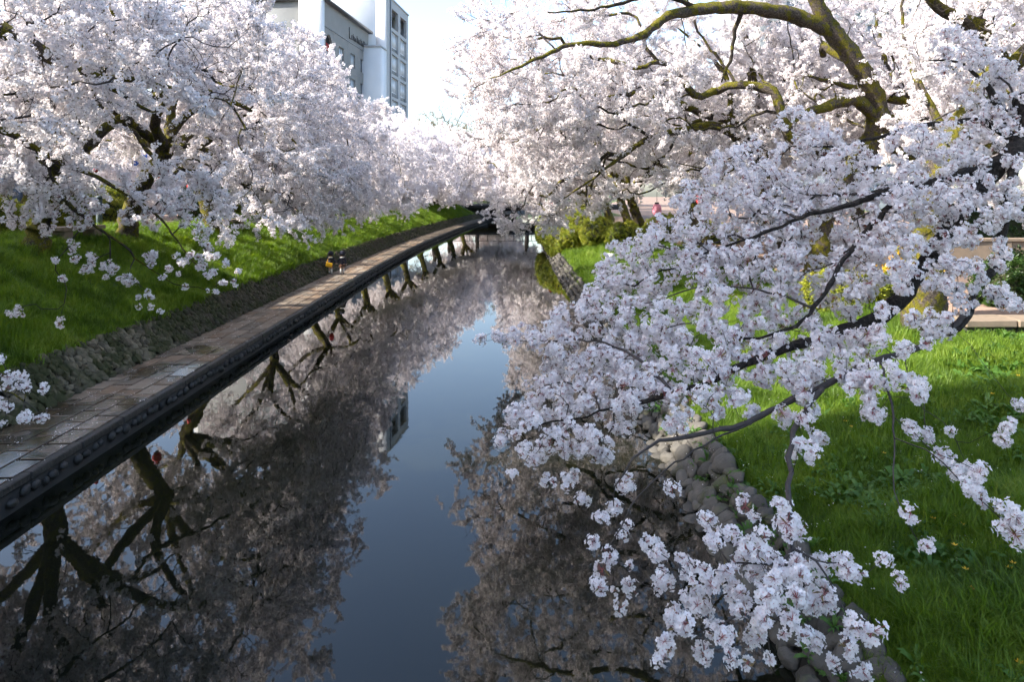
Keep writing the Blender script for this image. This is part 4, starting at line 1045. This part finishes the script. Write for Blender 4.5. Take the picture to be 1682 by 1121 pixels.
# low street building behind the left bank
shop = empty('shop_row', (-33, 46, 3.05)); tag(shop, 'low pale building with wide windows glimpsed between the left bank trunks', 'building')
wh = []
for k in range(9):
    for zz in (.5, 4.0): wh.append((-21+k*4.8, -21+k*4.8+3.4, zz, zz+2.2))
m4 = oriented((-33, 46, 3.05), (0, 1)); shop.matrix_world = m4
wall_with_holes(-23, 23, 0, 7.6, wh, 0, .2).build('facade', M['white_wall'], shop)
part(shop, 'wall', M['white_wall'], (-23, 23, -9, -.6, 0, 7.59)); part(shop, 'roof_edge', M['concrete'], (-23.3, 23.3, -9.3, .4, 7.6, 7.9))
for x in wh: window(shop, *x, -.15, 3, M['frame'], M['glass'])
# pale tower behind the right-hand trees
rt = empty('glass_tower', (42, 118, 2)); tag(rt, 'pale blue tower glimpsed through the blossom of the right bank', 'building')
rt.matrix_world = oriented((40, 110, 2), (1, .15))
wh = [(1+k*3.6, 3.9+k*3.6, 2+zz*3.3, 4.1+zz*3.3) for k in range(8) for zz in range(11)]
wall_with_holes(0, 31, 0, 40, wh, 0, .2).build('facade', M['concrete_light'], rt); part(rt, 'wall', M['concrete_light'], (0, 31, -15, -.5, 0, 39.99))
for x in wh: window(rt, *x, -.15, 2, M['white_frame'], M['glass'])
# unseen block added behind the viewpoint to shade the near end of the canal
bb = empty('shade_block_rear', (-20, -14, 3)); bb.matrix_world = oriented((-20, 0.2, 2.5), (-1, 0)); tag(bb, 'plain tall unseen block added behind the viewpoint to shade the near bank', 'building')
wh = [(1.5+k*4.2, 4.2+k*4.2, 2+zz*3.3, 4+zz*3.3) for k in range(4) for zz in range(7)]
wall_with_holes(0, 20, 0, 27, wh, 0, .2).build('facade', M['concrete_light'], bb); part(bb, 'wall', M['concrete_light'], (0, 20, -26, -.5, 0, 26.99))

ab = empty('shade_block_left', (-34, -8, 3)); ab.matrix_world = oriented((-34, 1.0, 3.05), (0, 1)); tag(ab, 'plain unseen block added across the left street to shade the left bank', 'building')  # unseen block added to keep the sun off the left slope and walkway
wh = [(1.5+k*4.2, 4.2+k*4.2, 2+zz*3.1, 4+zz*3.1) for k in range(3) for zz in range(6)]
wall_with_holes(0, 14, 0, 21, wh, 0, .2).build('facade', M['white_wall'], ab); part(ab, 'wall', M['concrete_light'], (0, 14, -12, -.5, 0, 20.99))
# ------------------------------------------------------------------ far bridge over the canal
br = empty('bridge', (0.8, 116, 0)); tag(br, 'low dark road bridge closing the far end of the canal', 'bridge')
def bp(name, m, *boxes, bevel=0):
    b = MB()
    for x in boxes: b.box(*x)
    return b.build(name, m, br, bevel=bevel)
bp('deck', M['curb'], (-16, 18, -.5, 26, 1.55, 2.55)); bp('abutment', M['curb'], (-16, -5.0, -.3, 26, -1, 1.54), (6.2, 18, -.3, 26, -1, 1.54)); bp('pier', M['curb'], (-.9, -.1, .3, 25, -1, 1.54))
bp('handrail', M['dark_metal'], (-14, 16, -.4, -.28, 3.5, 3.6)); bp('lower_rail', M['dark_metal'], (-14, 16, -.38, -.3, 2.7, 2.76))
pm = MB(); pm.box(-.05, .05, -.05, .05, 0, .95); pme = mesh_np('rail_post', pm.v, np.array(pm.q), M['concrete'])
for k in range(21): link('rail_post', pme, br, (-14+k*1.5, -.34, 2.55))

# ------------------------------------------------------------------ promenade, walls and street furniture
path_r = empty('promenade', (9, 16, 1.9)); tag(path_r, 'pinkish paved promenade on the right bank', None, None, 'structure')
pv = MB(); pv.box(8.55, 14.5, 13.0, 75, 1.2, 1.93); o = pv.build('paving', M['dirt']); kid(o, path_r)
edge = empty('retaining_wall', (9.6, 12.75, 1.5)); tag(edge, 'low stone retaining wall with a pale flat top at the end of the right promenade', 'wall')
x = 8.3
for k in range(9):
    L = random.uniform(.75, 1.2); o = link('cap_stone', box_mesh('cap_stone', L-.02, .62, .14, M['pale_stone'], .02, .012, k), None, (x+L/2, 12.78+random.uniform(-.02, .02), 1.93)); kid(o, edge)
    o = link('face_stone', box_mesh('face_stone', L-.03, .42, .52, M['edge_stone'], .05, .03, k+30), None, (x+L/2, 12.78, 1.60)); kid(o, edge); x += L
pw = empty('garden_wall', (19, 27, 1.9)); tag(pw, 'pale concrete garden wall behind the right promenade', 'wall')
for k in range(8):
    o = link('wall_panel', box_mesh('wall_panel', 1.97, .2, 1.15, M['pale_stone'], .015), None, (13.6+k*2, 20.0+k*.05, 2.35)); kid(o, pw)
o = link('coping', box_mesh('coping', 16.1, .3, .1, M['pale_stone'], .015), None, (20.6, 20.18, 2.98), (0, 0, .025)); kid(o, pw)

def bench(loc, rz, label):
    b = empty('stone_bench', loc, rz); tag(b, label, 'bench', 'stone benches')
    link('seat', box_mesh('seat', 1.7, .5, .12, M['pale_stone'], .015), b, (0, 0, .40))
    for s in (-1, 1): link('leg', box_mesh('leg', .32, .42, .34, M['pale_stone'], .015), b, (s*.58, 0, .17))
z = lambda x, y: float(ground_height_left(np.array([x]), np.array([y]))[0])
bench((-12.75, 30.9, z(-12.75, 30.9)), R(78), 'pale stone bench on the left bank right beside a mossy trunk')
bench((-13.1, 20.6, z(-13.1, 20.6)), R(82), 'pale stone bench half hidden by blossom between the first two left trunks')

def lantern_parts():
    a = MB(); a.lathe([(.05, -.19), (.10, -.17), (.135, -.10), (.15, 0), (.135, .10), (.10, .17), (.05, .19)], 14)
    c = MB(); c.lathe([(0, .19), (.07, .19), (.07, .235), (0, .235)], 10); d = MB(); d.lathe([(0, -.235), (.06, -.235), (.06, -.19), (0, -.19)], 10)
    e = MB(); e.tube([(0, 0, .23), (0, 0, .55)], [.008, .008], 5)
    return a, c, d, e
M['lantern_red'] = plain('lantern_red', (0.62, 0.025, 0.03), .6, .15, 8); M['lantern_pink'] = plain('lantern_pink', (0.80, 0.30, 0.40), .6, .15, 8)
def lantern(p, m, label, s=1.0):
    o = empty('paper_lantern', tuple(p)); o.scale = (s,)*3; tag(o, label, 'lantern', 'festival lanterns')
    a, c, d, e = lantern_parts(); a.build('shade', m, o, smooth=True); c.build('cap', M['dark_metal'], o); d.build('foot', M['dark_metal'], o); e.build('cord', M['dark_metal'], o)
lantern(at(138, 298, 21), M['lantern_red'], 'red paper lantern nearest the left edge, under the first left bank crown', 0.5)
lantern(at(158, 278, 22.5), M['lantern_red'], 'red paper lantern hanging just above and right of the one at the left edge', 0.5)
lantern(at(258, 290, 24), M['lantern_red'], 'red paper lantern between the two leaning left trunks, mirrored in the water', 1.0)
lantern(at(310, 306, 27), M['lantern_red'], 'red paper lantern beside the left-leaning trunk', 0.5)
lantern(at(545, 305, 44), M['lantern_red'], 'red paper lantern far along the left bank above the children', 1.1)
lantern(at(905, 338, 56), M['lantern_red'], 'red paper lantern above the azalea mound', 1.5)
lantern(at(921, 334, 56), M['lantern_pink'], 'pink paper lantern above the azalea mound', 1.5)
lantern(at(1079, 345, 36), M['lantern_pink'], 'pink paper lantern behind the clipped bushes on the right bank', 1.7)
lantern(at(1150, 331, 34), M['lantern_red'], 'red paper lantern over the right promenade, left of the twin trunks', 1.6)

sg = empty('road_sign', tuple(at(232, 352, 33))); p = at(232, 262, 33); hz = p[2]-sg.location.z
tag(sg, 'blue square road sign with a white arrow on a grey post behind the left trunks', 'sign')
b = MB(); b.tube([(0, 0, -1.2), (0, 0, hz+.3)], [.04, .04], 8); b.build('post', M['concrete'], sg)
M['sign_blue'] = plain('sign_blue', (0.02, 0.12, 0.55), .5, .05); b = MB(); b.box(-.32, .32, -.07, -.045, hz-.3, hz+.3); b.build('plate', M['sign_blue'], sg)
b = MB(); b.box(-.05, .05, -.078, -.072, hz-.2, hz+.08); b.tri((-.17, -.075, hz+.06), (.17, -.075, hz+.06), (0, -.075, hz+.24)); b.build('arrow', M['white_wall'], sg)
ps = empty('bollard', tuple(at(163, 372, 24))); tag(ps, 'slim blue-grey post standing on the left bank', 'post')
M['blue_grey'] = plain('blue_grey', (0.05, 0.08, 0.09), .6, .1); b = MB(); b.tube([(0, 0, -.6), (0, 0, .98)], [.1, .1], 10); b.build('shaft', M['blue_grey'], ps); b = MB(); b.lathe([(0, .98), (.13, .98), (.13, 1.04), (0, 1.1)], 10); b.build('cap', M['blue_grey'], ps)
p = at(1002, 399, 32); p[2] = float(ground_height_right(p[:1], p[1:2])[0])
nb = empty('notice_board', tuple(p)); tag(nb, 'small white notice board on a stake in the sunlit right bank grass', 'sign')
b = MB(); b.box(-.02, .02, -.02, .02, -.2, .55); b.build('stake', M['twig'], nb); b = MB(); b.box(-.22, .22, -.045, -.023, .35, .75); b.build('board', M['white_wall'], nb)

# ------------------------------------------------------------------ two children hand in hand
def skin(name, V, Ed, rad, m, parent=None, sub=2, root=0):
    me = bpy.data.meshes.new(name); me.from_pydata([tuple(v) for v in V], Ed, []); me.materials.append(m)
    o = link(name, me, parent); s = o.modifiers.new('skin', 'SKIN'); s.use_smooth_shade = True
    if not me.skin_vertices: me.skin_vertices.new()
    for i, rd in enumerate(rad):
        sv = me.skin_vertices[0].data[i]; sv.radius = (rd, rd) if not isinstance(rd, tuple) else rd; sv.use_root = i == root
    d = o.modifiers.new('sub', 'SUBSURF'); d.levels = d.render_levels = sub
    return o
M['skin'] = plain('skin', (0.55, 0.36, 0.27), .6, .05); M['navy'] = plain('navy_cloth', (0.010, 0.012, 0.030), .85, .2, 12); M['white_cloth'] = plain('white_cloth', (0.72, 0.72, 0.70), .8, .05)
M['plaid'] = plain('brown_check', (0.10, 0.04, 0.018), .8, .5, 30); M['shoe'] = plain('shoe', (0.012, 0.012, 0.014), .4, .2); M['bag_yellow'] = plain('yellow_bag', (0.72, 0.40, 0.012), .5, .08); M['hair'] = plain('hair', (0.012, 0.010, 0.010), .6, .2)

def child(loc, rz, label, pose):
    o = empty('person', loc, rz); tag(o, label, 'person', 'children on the walkway')
    hip, sh, neck, head = .52, .80, .86, 1.0
    V = [(0, 0, hip), (0, 0, .66), (0, 0, sh-.02), (0, 0, neck), (0, .005, .93), (0, .01, 1.03)]; Ed = [(0, 1), (1, 2), (2, 3), (3, 4), (4, 5)]; Rd = [.085, .085, .09, .038, .085, .07]
    def add(p, prev, rd): V.append(p); Ed.append((prev, len(V)-1)); Rd.append(rd); return len(V)-1
    feet = []
    for s, st in ((-1, pose['stride']), (1, -pose['stride'])):
        a = add((s*.06, 0, hip-.04), 0, .062); k = add((s*.062, st*.55+.02, .29), a, .045); n = add((s*.062, st, .075), k, .03); add((s*.064, st+.07, .03), n, .027); feet.append((s*.062, st))
    hands = []
    for s, (e, h) in ((-1, pose['left']), (1, pose['right'])):
        a = add((s*.10, 0, sh-.02), 2, .038); el = add(e, a, .031); w_ = add(tuple(np.array(e)*.25+np.array(h)*.75), el, .022)
        pm_ = add(h, w_, .022); hv = np.array(h)-np.array(e); hv /= np.linalg.norm(hv)
        for f in range(4):
            sd = np.array([0, .012*(f-1.5), 0]); q = add(tuple(np.array(h)+hv*.028+sd), pm_, .0055); add(tuple(np.array(h)+hv*(.05-.004*abs(f-1.2))+sd+np.array([-s*.008, 0, 0])), q, .005)
        q = add(tuple(np.array(h)+hv*.008+np.array([-s*.004, .026, 0])), pm_, .006); add(tuple(np.array(h)+hv*.028+np.array([-s*.01, .032, 0])), q, .005)
        hands.append(h)
    skin('body', V, Ed, Rd, M['skin'], o)
    # ears and nose as small shapes of the head surface
    b = MB(); 
    # jacket: torso and sleeves
    V2 = [(0, 0, .47), (0, 0, .60), (0, 0, .72), (0, 0, sh), (0, 0, .835)]; E2 = [(0, 1), (1, 2), (2, 3), (3, 4)]; R2 = [(.135, .115), (.118, .10), (.11, .095), (.10, .08), .052]
    for s, (e, h) in ((-1, pose['left']), (1, pose['right'])):
        n = len(V2); V2 += [(s*.10, 0, sh-.015), e, tuple(np.array(e)*.22+np.array(h)*.78)]; E2 += [(3, n), (n, n+1), (n+1, n+2)]; R2 += [.052, .045, .04]
    skin('jacket', V2, E2, R2, M['navy'], o)
    b = MB(); b.lathe([(.115, .50), (.14, .44), (.165, .37), (.16, .365), (.11, .49)], 22); b.build('skirt', M['plaid'], o, smooth=True)
    b = MB(); b.lathe([(.05, .862), (.085, .85), (.118, .815), (.112, .808), (.08, .835), (.05, .85)], 18); b.build('collar', M['white_cloth'], o, smooth=True)
    b = MB(); b.lathe([(.07, .885), (.108, .92), (.115, .98), (.105, 1.05), (.05, 1.1), (0, 1.11)], 18); b.build('hair', M['hair'], o, smooth=True)
    b = MB(); b.lathe([(.112, 1.0), (.155, .99), (.158, 1.004), (.12, 1.03), (.115, 1.08), (.08, 1.125), (0, 1.14)], 22); b.build('hat', M['navy'], o, smooth=True)
    for fx, fy in feet:
        b = MB(); b.tube([(fx, fy*1.0, .26), (fx, fy, .16), (fx, fy, .07)], [.045, .041, .035], 10); b.build('sock', M['white_cloth'], o, smooth=True)
        b = MB(); b.tube([(fx, fy-.035, .04), (fx, fy+.02, .042), (fx, fy+.08, .036), (fx, fy+.12, .03)], [.032, .039, .038, .02], 10); b.build('shoe', M['shoe'], o, smooth=True)
    return o
kz = WALK_Z+.006; kd = at(543, 450, 33.4)[0]; kd2 = at(562, 450, 33.4)[0]
mid = (kd2-kd)/2*.98
c1 = child((kd, 33.4, kz), R(8), 'child on the left in navy coat and hat with a yellow bag, holding hands', dict(stride=.10, left=((-.17, 0, .62), (-.18, .03, .47)), right=((.19, .01, .64), (mid*.94, .02, .52))))
c2 = child((kd2, 33.4, kz), R(4), 'child on the right in navy coat, hat and white socks, holding hands', dict(stride=-.05, left=((-.18, .01, .64), (-mid*.86, .02, .52)), right=((.17, 0, .62), (.20, .02, .47))))
bg = empty('shoulder_bag', (kd-.03, 33.4-.15, kz+.47)); bg.rotation_euler = (R(6), R(14), R(8)); tag(bg, 'square yellow satchel hanging at the back of the left child', 'bag')
link('pouch', box_mesh('pouch', .30, .075, .22, M['bag_yellow'], .02), bg); link('flap', box_mesh('flap', .306, .02, .14, M['bag_yellow'], .006), bg, (0, -.044, .04))
b = MB(); b.tube([(-.13, .02, .10), (-.13, .05, .22), (-.10, .06, .36), (-.02, .12, .40), (.10, .16, .33)], [.01]*5, 6); b.build('strap', M['bag_yellow'], bg)

# ------------------------------------------------------------------ bushes
def leaf_tuft(seed, n, ln, w_, m, spread=1.0):
    r = np.random.default_rng(seed); B = dict(v=[], f=[], m=[])
    for i in range(n):
        d = rand_dir(r)[0]; d[2] = abs(d[2])*.8+.1; d /= np.linalg.norm(d)
        leaf_quad(B, rand_dir(r)[0]*ln*spread*.6, d, ln*r.uniform(.7, 1.2), w_, 0, r)
    return src_obj('leaf_tuft', B, [m])
G_bush = scatter_group('bush_leaves', [leaf_tuft(500+i, 26, .055, .015, M['bush'], 1.6) for i in range(4)])
G_bushd = scatter_group('bush_leaves_dark', [leaf_tuft(520+i, 26, .06, .017, M['bush_dark'], 1.6) for i in range(4)])
G_bushy = scatter_group('bush_leaves_yellow', [leaf_tuft(540+i, 20, .05, .018, M['yellow_petal'], 1.5) for i in range(2)]+[leaf_tuft(545, 26, .06, .016, M['bush'], 1.6)])
M['bush_core'] = plain('bush_core', (0.03, 0.035, 0.012), .95, .4, 6)
def bush(c, rad, label, G=None, dens=85, seed=0, nv=4, name='azalea_bush', cat='bush'):
    r = np.random.default_rng(900+seed); o = empty(name, (c[0], c[1], c[2])); tag(o, label, cat, 'bushes')
    bm = bmesh.new(); bmesh.ops.create_icosphere(bm, subdivisions=4, radius=1.0); off = r.uniform(0, 30)
    for v in bm.verts:
        p = np.array(v.co); n = 1+.35*(vnoise(p[0]*1.6+off, p[1]*1.6+p[2]*1.3+off, .8, seed)-.5)+.15*(vnoise(p[0]*4+off, p[1]*4+p[2]*3, .8, seed+1)-.5)
        v.co = Vector(p*n*np.array(rad))
        if v.co.z < -rad[2]*.55: v.co.z = -rad[2]*.55
    me = bpy.data.meshes.new('branches'); bm.to_mesh(me); fs = [(np.array(f.calc_center_median()), np.array(f.normal), f.calc_area()) for f in bm.faces if f.normal.z > -.75]; bm.free()
    me.materials.append(M['bush_core']); k = link('branches', me, o); k.scale = (.93,)*3
    ar = np.array([f[2] for f in fs]); n = int(ar.sum()*dens); ii = r.choice(len(fs), n, p=ar/ar.sum())
    P = np.array([fs[i][0] for i in ii])*r.uniform(.93, 1.05, (n, 1))+r.normal(size=(n, 3))*.06; D = np.array([fs[i][1] for i in ii])+r.normal(size=(n, 3))*.4
    e = euler_along(D, r.uniform(0, 6.28, n)); e[:, 1] += math.pi/2
    scatter('foliage', P, e, r.uniform(.8, 1.4, n), r.integers(0, nv, n), G or G_bush, o)
    return o
gz = lambda x, y: float(ground_height_right(np.array([x]), np.array([y]))[0])
def rb(px, py, Y, rad, label, **k): p = at(px, py, Y); bush(p, rad, label, **k)
bush((3.5, 46.5, 1.0), (1.25, 3.4, 1.35), 'low azalea mound overhanging the water on the right bank, front part', seed=1)
bush((3.4, 53.5, 1.4), (1.4, 4.2, 1.55), 'taller azalea mound overhanging the water, towards the far bridge', seed=2)
bush((4.9, 50, 2.0), (1.5, 3.2, 1.5), 'azalea mound on the bank top behind the waterside mounds', seed=3)
bush((5.4, 43.0, 1.75), (1.1, 1.4, 1.0), 'round clipped azalea left of the trunk between the bushes', seed=4)
bush((8.3, 37.2, 2.1), (1.4, 1.2, 1.0), 'round clipped bush right of the trunk between the bushes', seed=5)
bush((9.6, 33.5, 2.1), (1.3, 1.1, .8), 'yellow-green clipped bush beside the promenade, under the red lantern', seed=6)
bush((6.7, 40.5, 1.8), (1.0, 1.0, .85), 'small clipped azalea in the middle of the clipped bushes', seed=7)
bush(tuple(at(1395, 490, 16.5)), (1.0, .9, .75), 'bright sunlit shrub between the mossy right trunks', seed=8, dens=110)
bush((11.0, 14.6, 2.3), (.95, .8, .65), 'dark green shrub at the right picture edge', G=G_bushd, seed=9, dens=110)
bush((10.2, 17.5, 2.35), (.75, .6, .5), 'shrub covered in yellow flowers beside the right promenade', G=G_bushy, seed=10, nv=3, name='flowering_shrub', dens=110)
bush((-16.8, 27, 3.7), (.9, 3.4, .95), 'bright green hedge behind the two leaning left trunks', seed=11)
bush((-16.4, 20.5, 3.6), (.8, 2.2, .85), 'green hedge at the left edge beside the thickest trunk', seed=12)
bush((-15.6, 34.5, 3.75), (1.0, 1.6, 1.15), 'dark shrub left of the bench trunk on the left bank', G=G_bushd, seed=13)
bush((-16.6, 44, 3.7), (.9, 4.5, .9), 'long hedge farther along the left bank', seed=14)
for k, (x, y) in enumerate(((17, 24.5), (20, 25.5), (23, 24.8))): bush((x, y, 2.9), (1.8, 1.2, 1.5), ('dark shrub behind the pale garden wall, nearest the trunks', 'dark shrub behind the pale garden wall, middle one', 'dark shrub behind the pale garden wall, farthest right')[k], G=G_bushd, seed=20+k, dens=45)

# ------------------------------------------------------------------ bare and budding trees beyond the bridge
def bare_tree(seed, label, loc, h, w_, leaf=None):
    r = np.random.default_rng(seed); S = Skeleton()
    S.seed([(0, 0, -.5), (0, 0, h*.18), (.2, 0, h*.4), (0, 0, h*.7)], [h*.024, h*.02, h*.014, h*.006], step=.6, wob=.05, r=r)
    S.grow(ell(r, 420, (0, 0, h*.62), (w_, w_, h*.38), .3), .3, r, step=.7, droop=-.05, wob=.1)
    o = finish_tree(S, 'bare_tree', (0, 0, 0), r, M['bark_dark'], M['twig'], leaf or G_bush, spacing=.30 if leaf else 0, cap=4500, base=h*.022, r0=.02, rmax=.06, jit=.25, scl=(2.5, 4.5), nvar=4)
    o.location = loc; tag(o, label, 'tree', 'trees beyond the bridge'); return o
M['bud'] = leaf_mat('bud_leaf', [(0.12, 0.085, 0.05), (0.19, 0.14, 0.07), (0.20, 0.19, 0.06)], .3)
G_bud = scatter_group('bud_leaves', [leaf_tuft(560+i, 12, .055, .014, M['bud'], 2.2) for i in range(4)])
bare_tree(81, 'tall bare grey tree beyond the far bridge, against the sky', (-13.5, 148, 3), 23, 6.5)
bare_tree(82, 'brown budding tree right of the tower, beyond the far bridge', (-16, 140, 3), 19, 6.5, G_bud)
bare_tree(83, 'olive budding tree over the canal bend, beyond the far bridge', (-7, 138, 3), 18, 6, G_bud)
bare_tree(84, 'bare tree beyond the far bridge, right of the sky gap', (3, 138, 3), 19, 6.5)
bare_tree(85, 'budding tree beyond the bridge on the right side of the canal', (14, 132, 3), 14, 6, G_bud)

# ------------------------------------------------------------------ grass, weeds and small yellow flowers
def grass_tuft(seed, n, h, w_, spread):
    r = np.random.default_rng(seed); V, Fc = [], []
    for i in range(n):
        b = np.append(r.normal(size=2)*spread, -.01); a = r.uniform(0, 6.28); ln = h*r.uniform(.5, 1.2); be = r.uniform(.2, .9)*ln; s = np.array([-math.sin(a), math.cos(a), 0])*w_*r.uniform(.7, 1.3); d = np.array([math.cos(a), math.sin(a), 0])
        m_ = b+d*be*.3+np.array([0, 0, ln*.6]); t = b+d*be+np.array([0, 0, ln*r.uniform(.75, 1.0)]); k = len(V)
        V += [b-s, b+s, m_+s*.8, m_-s*.8, t]; Fc += [(k, k+1, k+2), (k, k+2, k+3), (k+3, k+2, k+4)]
    me = mesh_np('grass_tuft', np.array(V), np.array(Fc), M['grass']); return bpy.data.objects.new('grass_tuft', me)
def weed_tuft(seed, n, ln, w_, up):
    r = np.random.default_rng(seed); V, Fc = [], []
    for i in range(n):
        a = r.uniform(0, 6.28); d = np.array([math.cos(a), math.sin(a), 0]); s = np.array([-d[1], d[0], 0])*w_*r.uniform(.7, 1.2); L = ln*r.uniform(.6, 1.15); u = up*r.uniform(.5, 1.3)
        p0 = np.append(r.normal(size=2)*.02, 0.); p1 = p0+d*L*.35+[0, 0, L*u*.7]; p2 = p0+d*L*.72+[0, 0, L*u]; p3 = p0+d*L+[0, 0, L*u*.8]; k = len(V)
        V += [p0, p1-s, p1+s, p2-s*.9, p2+s*.9, p3]; Fc += [(k, k+1, k+2), (k+1, k+3, k+2), (k+2, k+3, k+4), (k+3, k+5, k+4)]
    me = mesh_np('weed', np.array(V), np.array(Fc), M['weed']); return bpy.data.objects.new('weed', me)
G_grass = scatter_group('grass_tufts', [grass_tuft(600+i, 26, .15+.03*i, .0035, .05) for i in range(4)]+[grass_tuft(610+i, 22, .11, .006, .06) for i in range(2)])
G_weed = scatter_group('weeds', [weed_tuft(620, 12, .16, .024, .55), weed_tuft(621, 16, .11, .02, .35), weed_tuft(622, 9, .26, .03, .7), weed_tuft(623, 22, .08, .018, .4)])
gr = np.random.default_rng(44)
def field(n, x0f, x1f, y0, y1, hf, ypow=1.0):
    y = y0+(y1-y0)*gr.random(n)**ypow; x = x0f(y)+(x1f(y)-x0f(y))*gr.random(n); return np.stack([x, y, hf(x, y)], 1)
def eu(n, tilt): return np.stack([gr.normal(size=n)*tilt, gr.normal(size=n)*tilt, gr.uniform(0, 6.28, n)], 1)
P = np.vstack([field(15000, lambda y: XR(y)+.42, lambda y: np.minimum(y*.80+.3, 10.0), 4.2, 13.0, ground_height_right, 1.0), field(16000, lambda y: XR(y)+.42, lambda y: XR(y)+7, 13, 34, ground_height_right, 1.2), field(5000, lambda y: XR(y)+.7, lambda y: XR(y)+6, 34, 60, ground_height_right)])
P = P[~((P[:, 0] > 8.4) & (P[:, 1] > 12.4))]
edge_fade = np.clip((P[:, 0]-XR(P[:, 1])-.40)/.5, .4, 1)*(.55+.9*vnoise(P[:, 0], P[:, 1], .8, 6))
n = len(P); o = scatter('grass', P, eu(n, .18), gr.uniform(.7, 1.3, n)*edge_fade*np.where(P[:, 1] > 20, 1.35, 1), gr.integers(0, 6, n), G_grass); tag(o, 'lush green grass on the right bank', 'grass')
P = np.vstack([field(30000, lambda y: XL(y)-7.4, lambda y: XL(y)-2.4, 9, 36, ground_height_left, 1.1), field(18000, lambda y: XL(y)-7.4, lambda y: XL(y)-2.4, 36, 112, ground_height_left, 1.0)])
n = len(P); o = scatter('grass', P, eu(n, .2), gr.uniform(.7, 1.2, n)*np.where(P[:, 1] > 25, 1.35, 1.1)*(.35+.8*vnoise(P[:, 0], P[:, 1], .55, 9)+.5*vnoise(P[:, 0], P[:, 1], 1.8, 19)), gr.integers(0, 6, n), G_grass); tag(o, 'short grass on the sloping left bank', 'grass')
P = field(5000, lambda y: XR(y)+.75, lambda y: np.minimum(y*.80+.2, 9.0), 4.3, 13.0, ground_height_right)
P = P[vnoise(P[:, 0], P[:, 1], 1.1, 17) > .42]; n = len(P); o = scatter('weeds', P, eu(n, .15), gr.uniform(.35, .95, n), gr.integers(0, 4, n), G_weed); tag(o, 'broad leaved weeds among the right bank grass', 'weeds')
P = field(260, lambda y: XR(y)+.15, lambda y: XR(y)+.7, 5.0, 16.0, lambda x, y: ground_height_right(x, y)+.06)
n = len(P); o = scatter('moss', P, eu(n, .3), gr.uniform(.35, .7, n), gr.integers(0, 4, n), G_weed); tag(o, 'small green plants between the right bank cobbles', 'weeds')
fm = MB(); fm.tube([(0, 0, 0), (.01, 0, .10), (0, .01, .17)], [.003, .0025, .002], 4)
for k, (px, py) in enumerate(((1533, 856), (1576, 852), (1580, 866), (1569, 852), (1568, 900), (1586, 940), (1597, 972), (1619, 1012), (1658, 938), (1664, 930), (1674, 1094), (1595, 1112), (1452, 748), (1388, 695), (1630, 650), (1398, 704), (1672, 620))):
    # drop the pixel ray onto the bank
    Y = 4.5
    while Y < 14 and at(px, py, Y)[2] > gz(*at(px, py, Y)[:2])+.14: Y += .02
    p = at(px, py, Y); o = empty('wildflower', (p[0], p[1], p[2]-.2)); o.scale = (1.7, 1.7, 1.3); tag(o, 'tiny yellow wildflower standing in the right bank grass', 'flower', 'yellow wildflowers')
    fm.build('stem', M['weed'], o); b = MB()
    for q in range(5):
        a = 1.257*q; b.quad((0, 0, .17), (.012*math.cos(a-.5), .012*math.sin(a-.5), .175), (.019*math.cos(a), .019*math.sin(a), .182), (.012*math.cos(a+.5), .012*math.sin(a+.5), .175))
    b.build('petals', M['yellow_petal'], o)

# ------------------------------------------------------------------ fallen petals on the paving and the near bank
def petal_src(seed):
    r = np.random.default_rng(seed); B = dict(v=[], f=[], m=[])
    for i in range(3):
        c = np.append(r.normal(size=2)*.05, .004+.004*r.random()); leaf_quad(B, c, np.append(rand_dir(r)[0][:2], .1), .018, .008, 0, r)
    return src_obj('petal', B, [M['petal']])
G_petal = scatter_group('petals', [petal_src(700+i) for i in range(4)])
P = np.vstack([field(420, lambda y: XL(y)-1.72, lambda y: XL(y)-.1, 8, 34, lambda x, y: np.full_like(x, WALK_Z+.006), 1.3), field(260, lambda y: XR(y)+.1, lambda y: XR(y)+3.5, 4.6, 12, lambda x, y: ground_height_right(x, y)+.12)])
n = len(P); o = scatter('fallen_petals', P, eu(n, .06), gr.uniform(.7, 1.3, n), gr.integers(0, 4, n), G_petal); tag(o, 'fallen blossom petals on the walkway and near bank', 'petals')
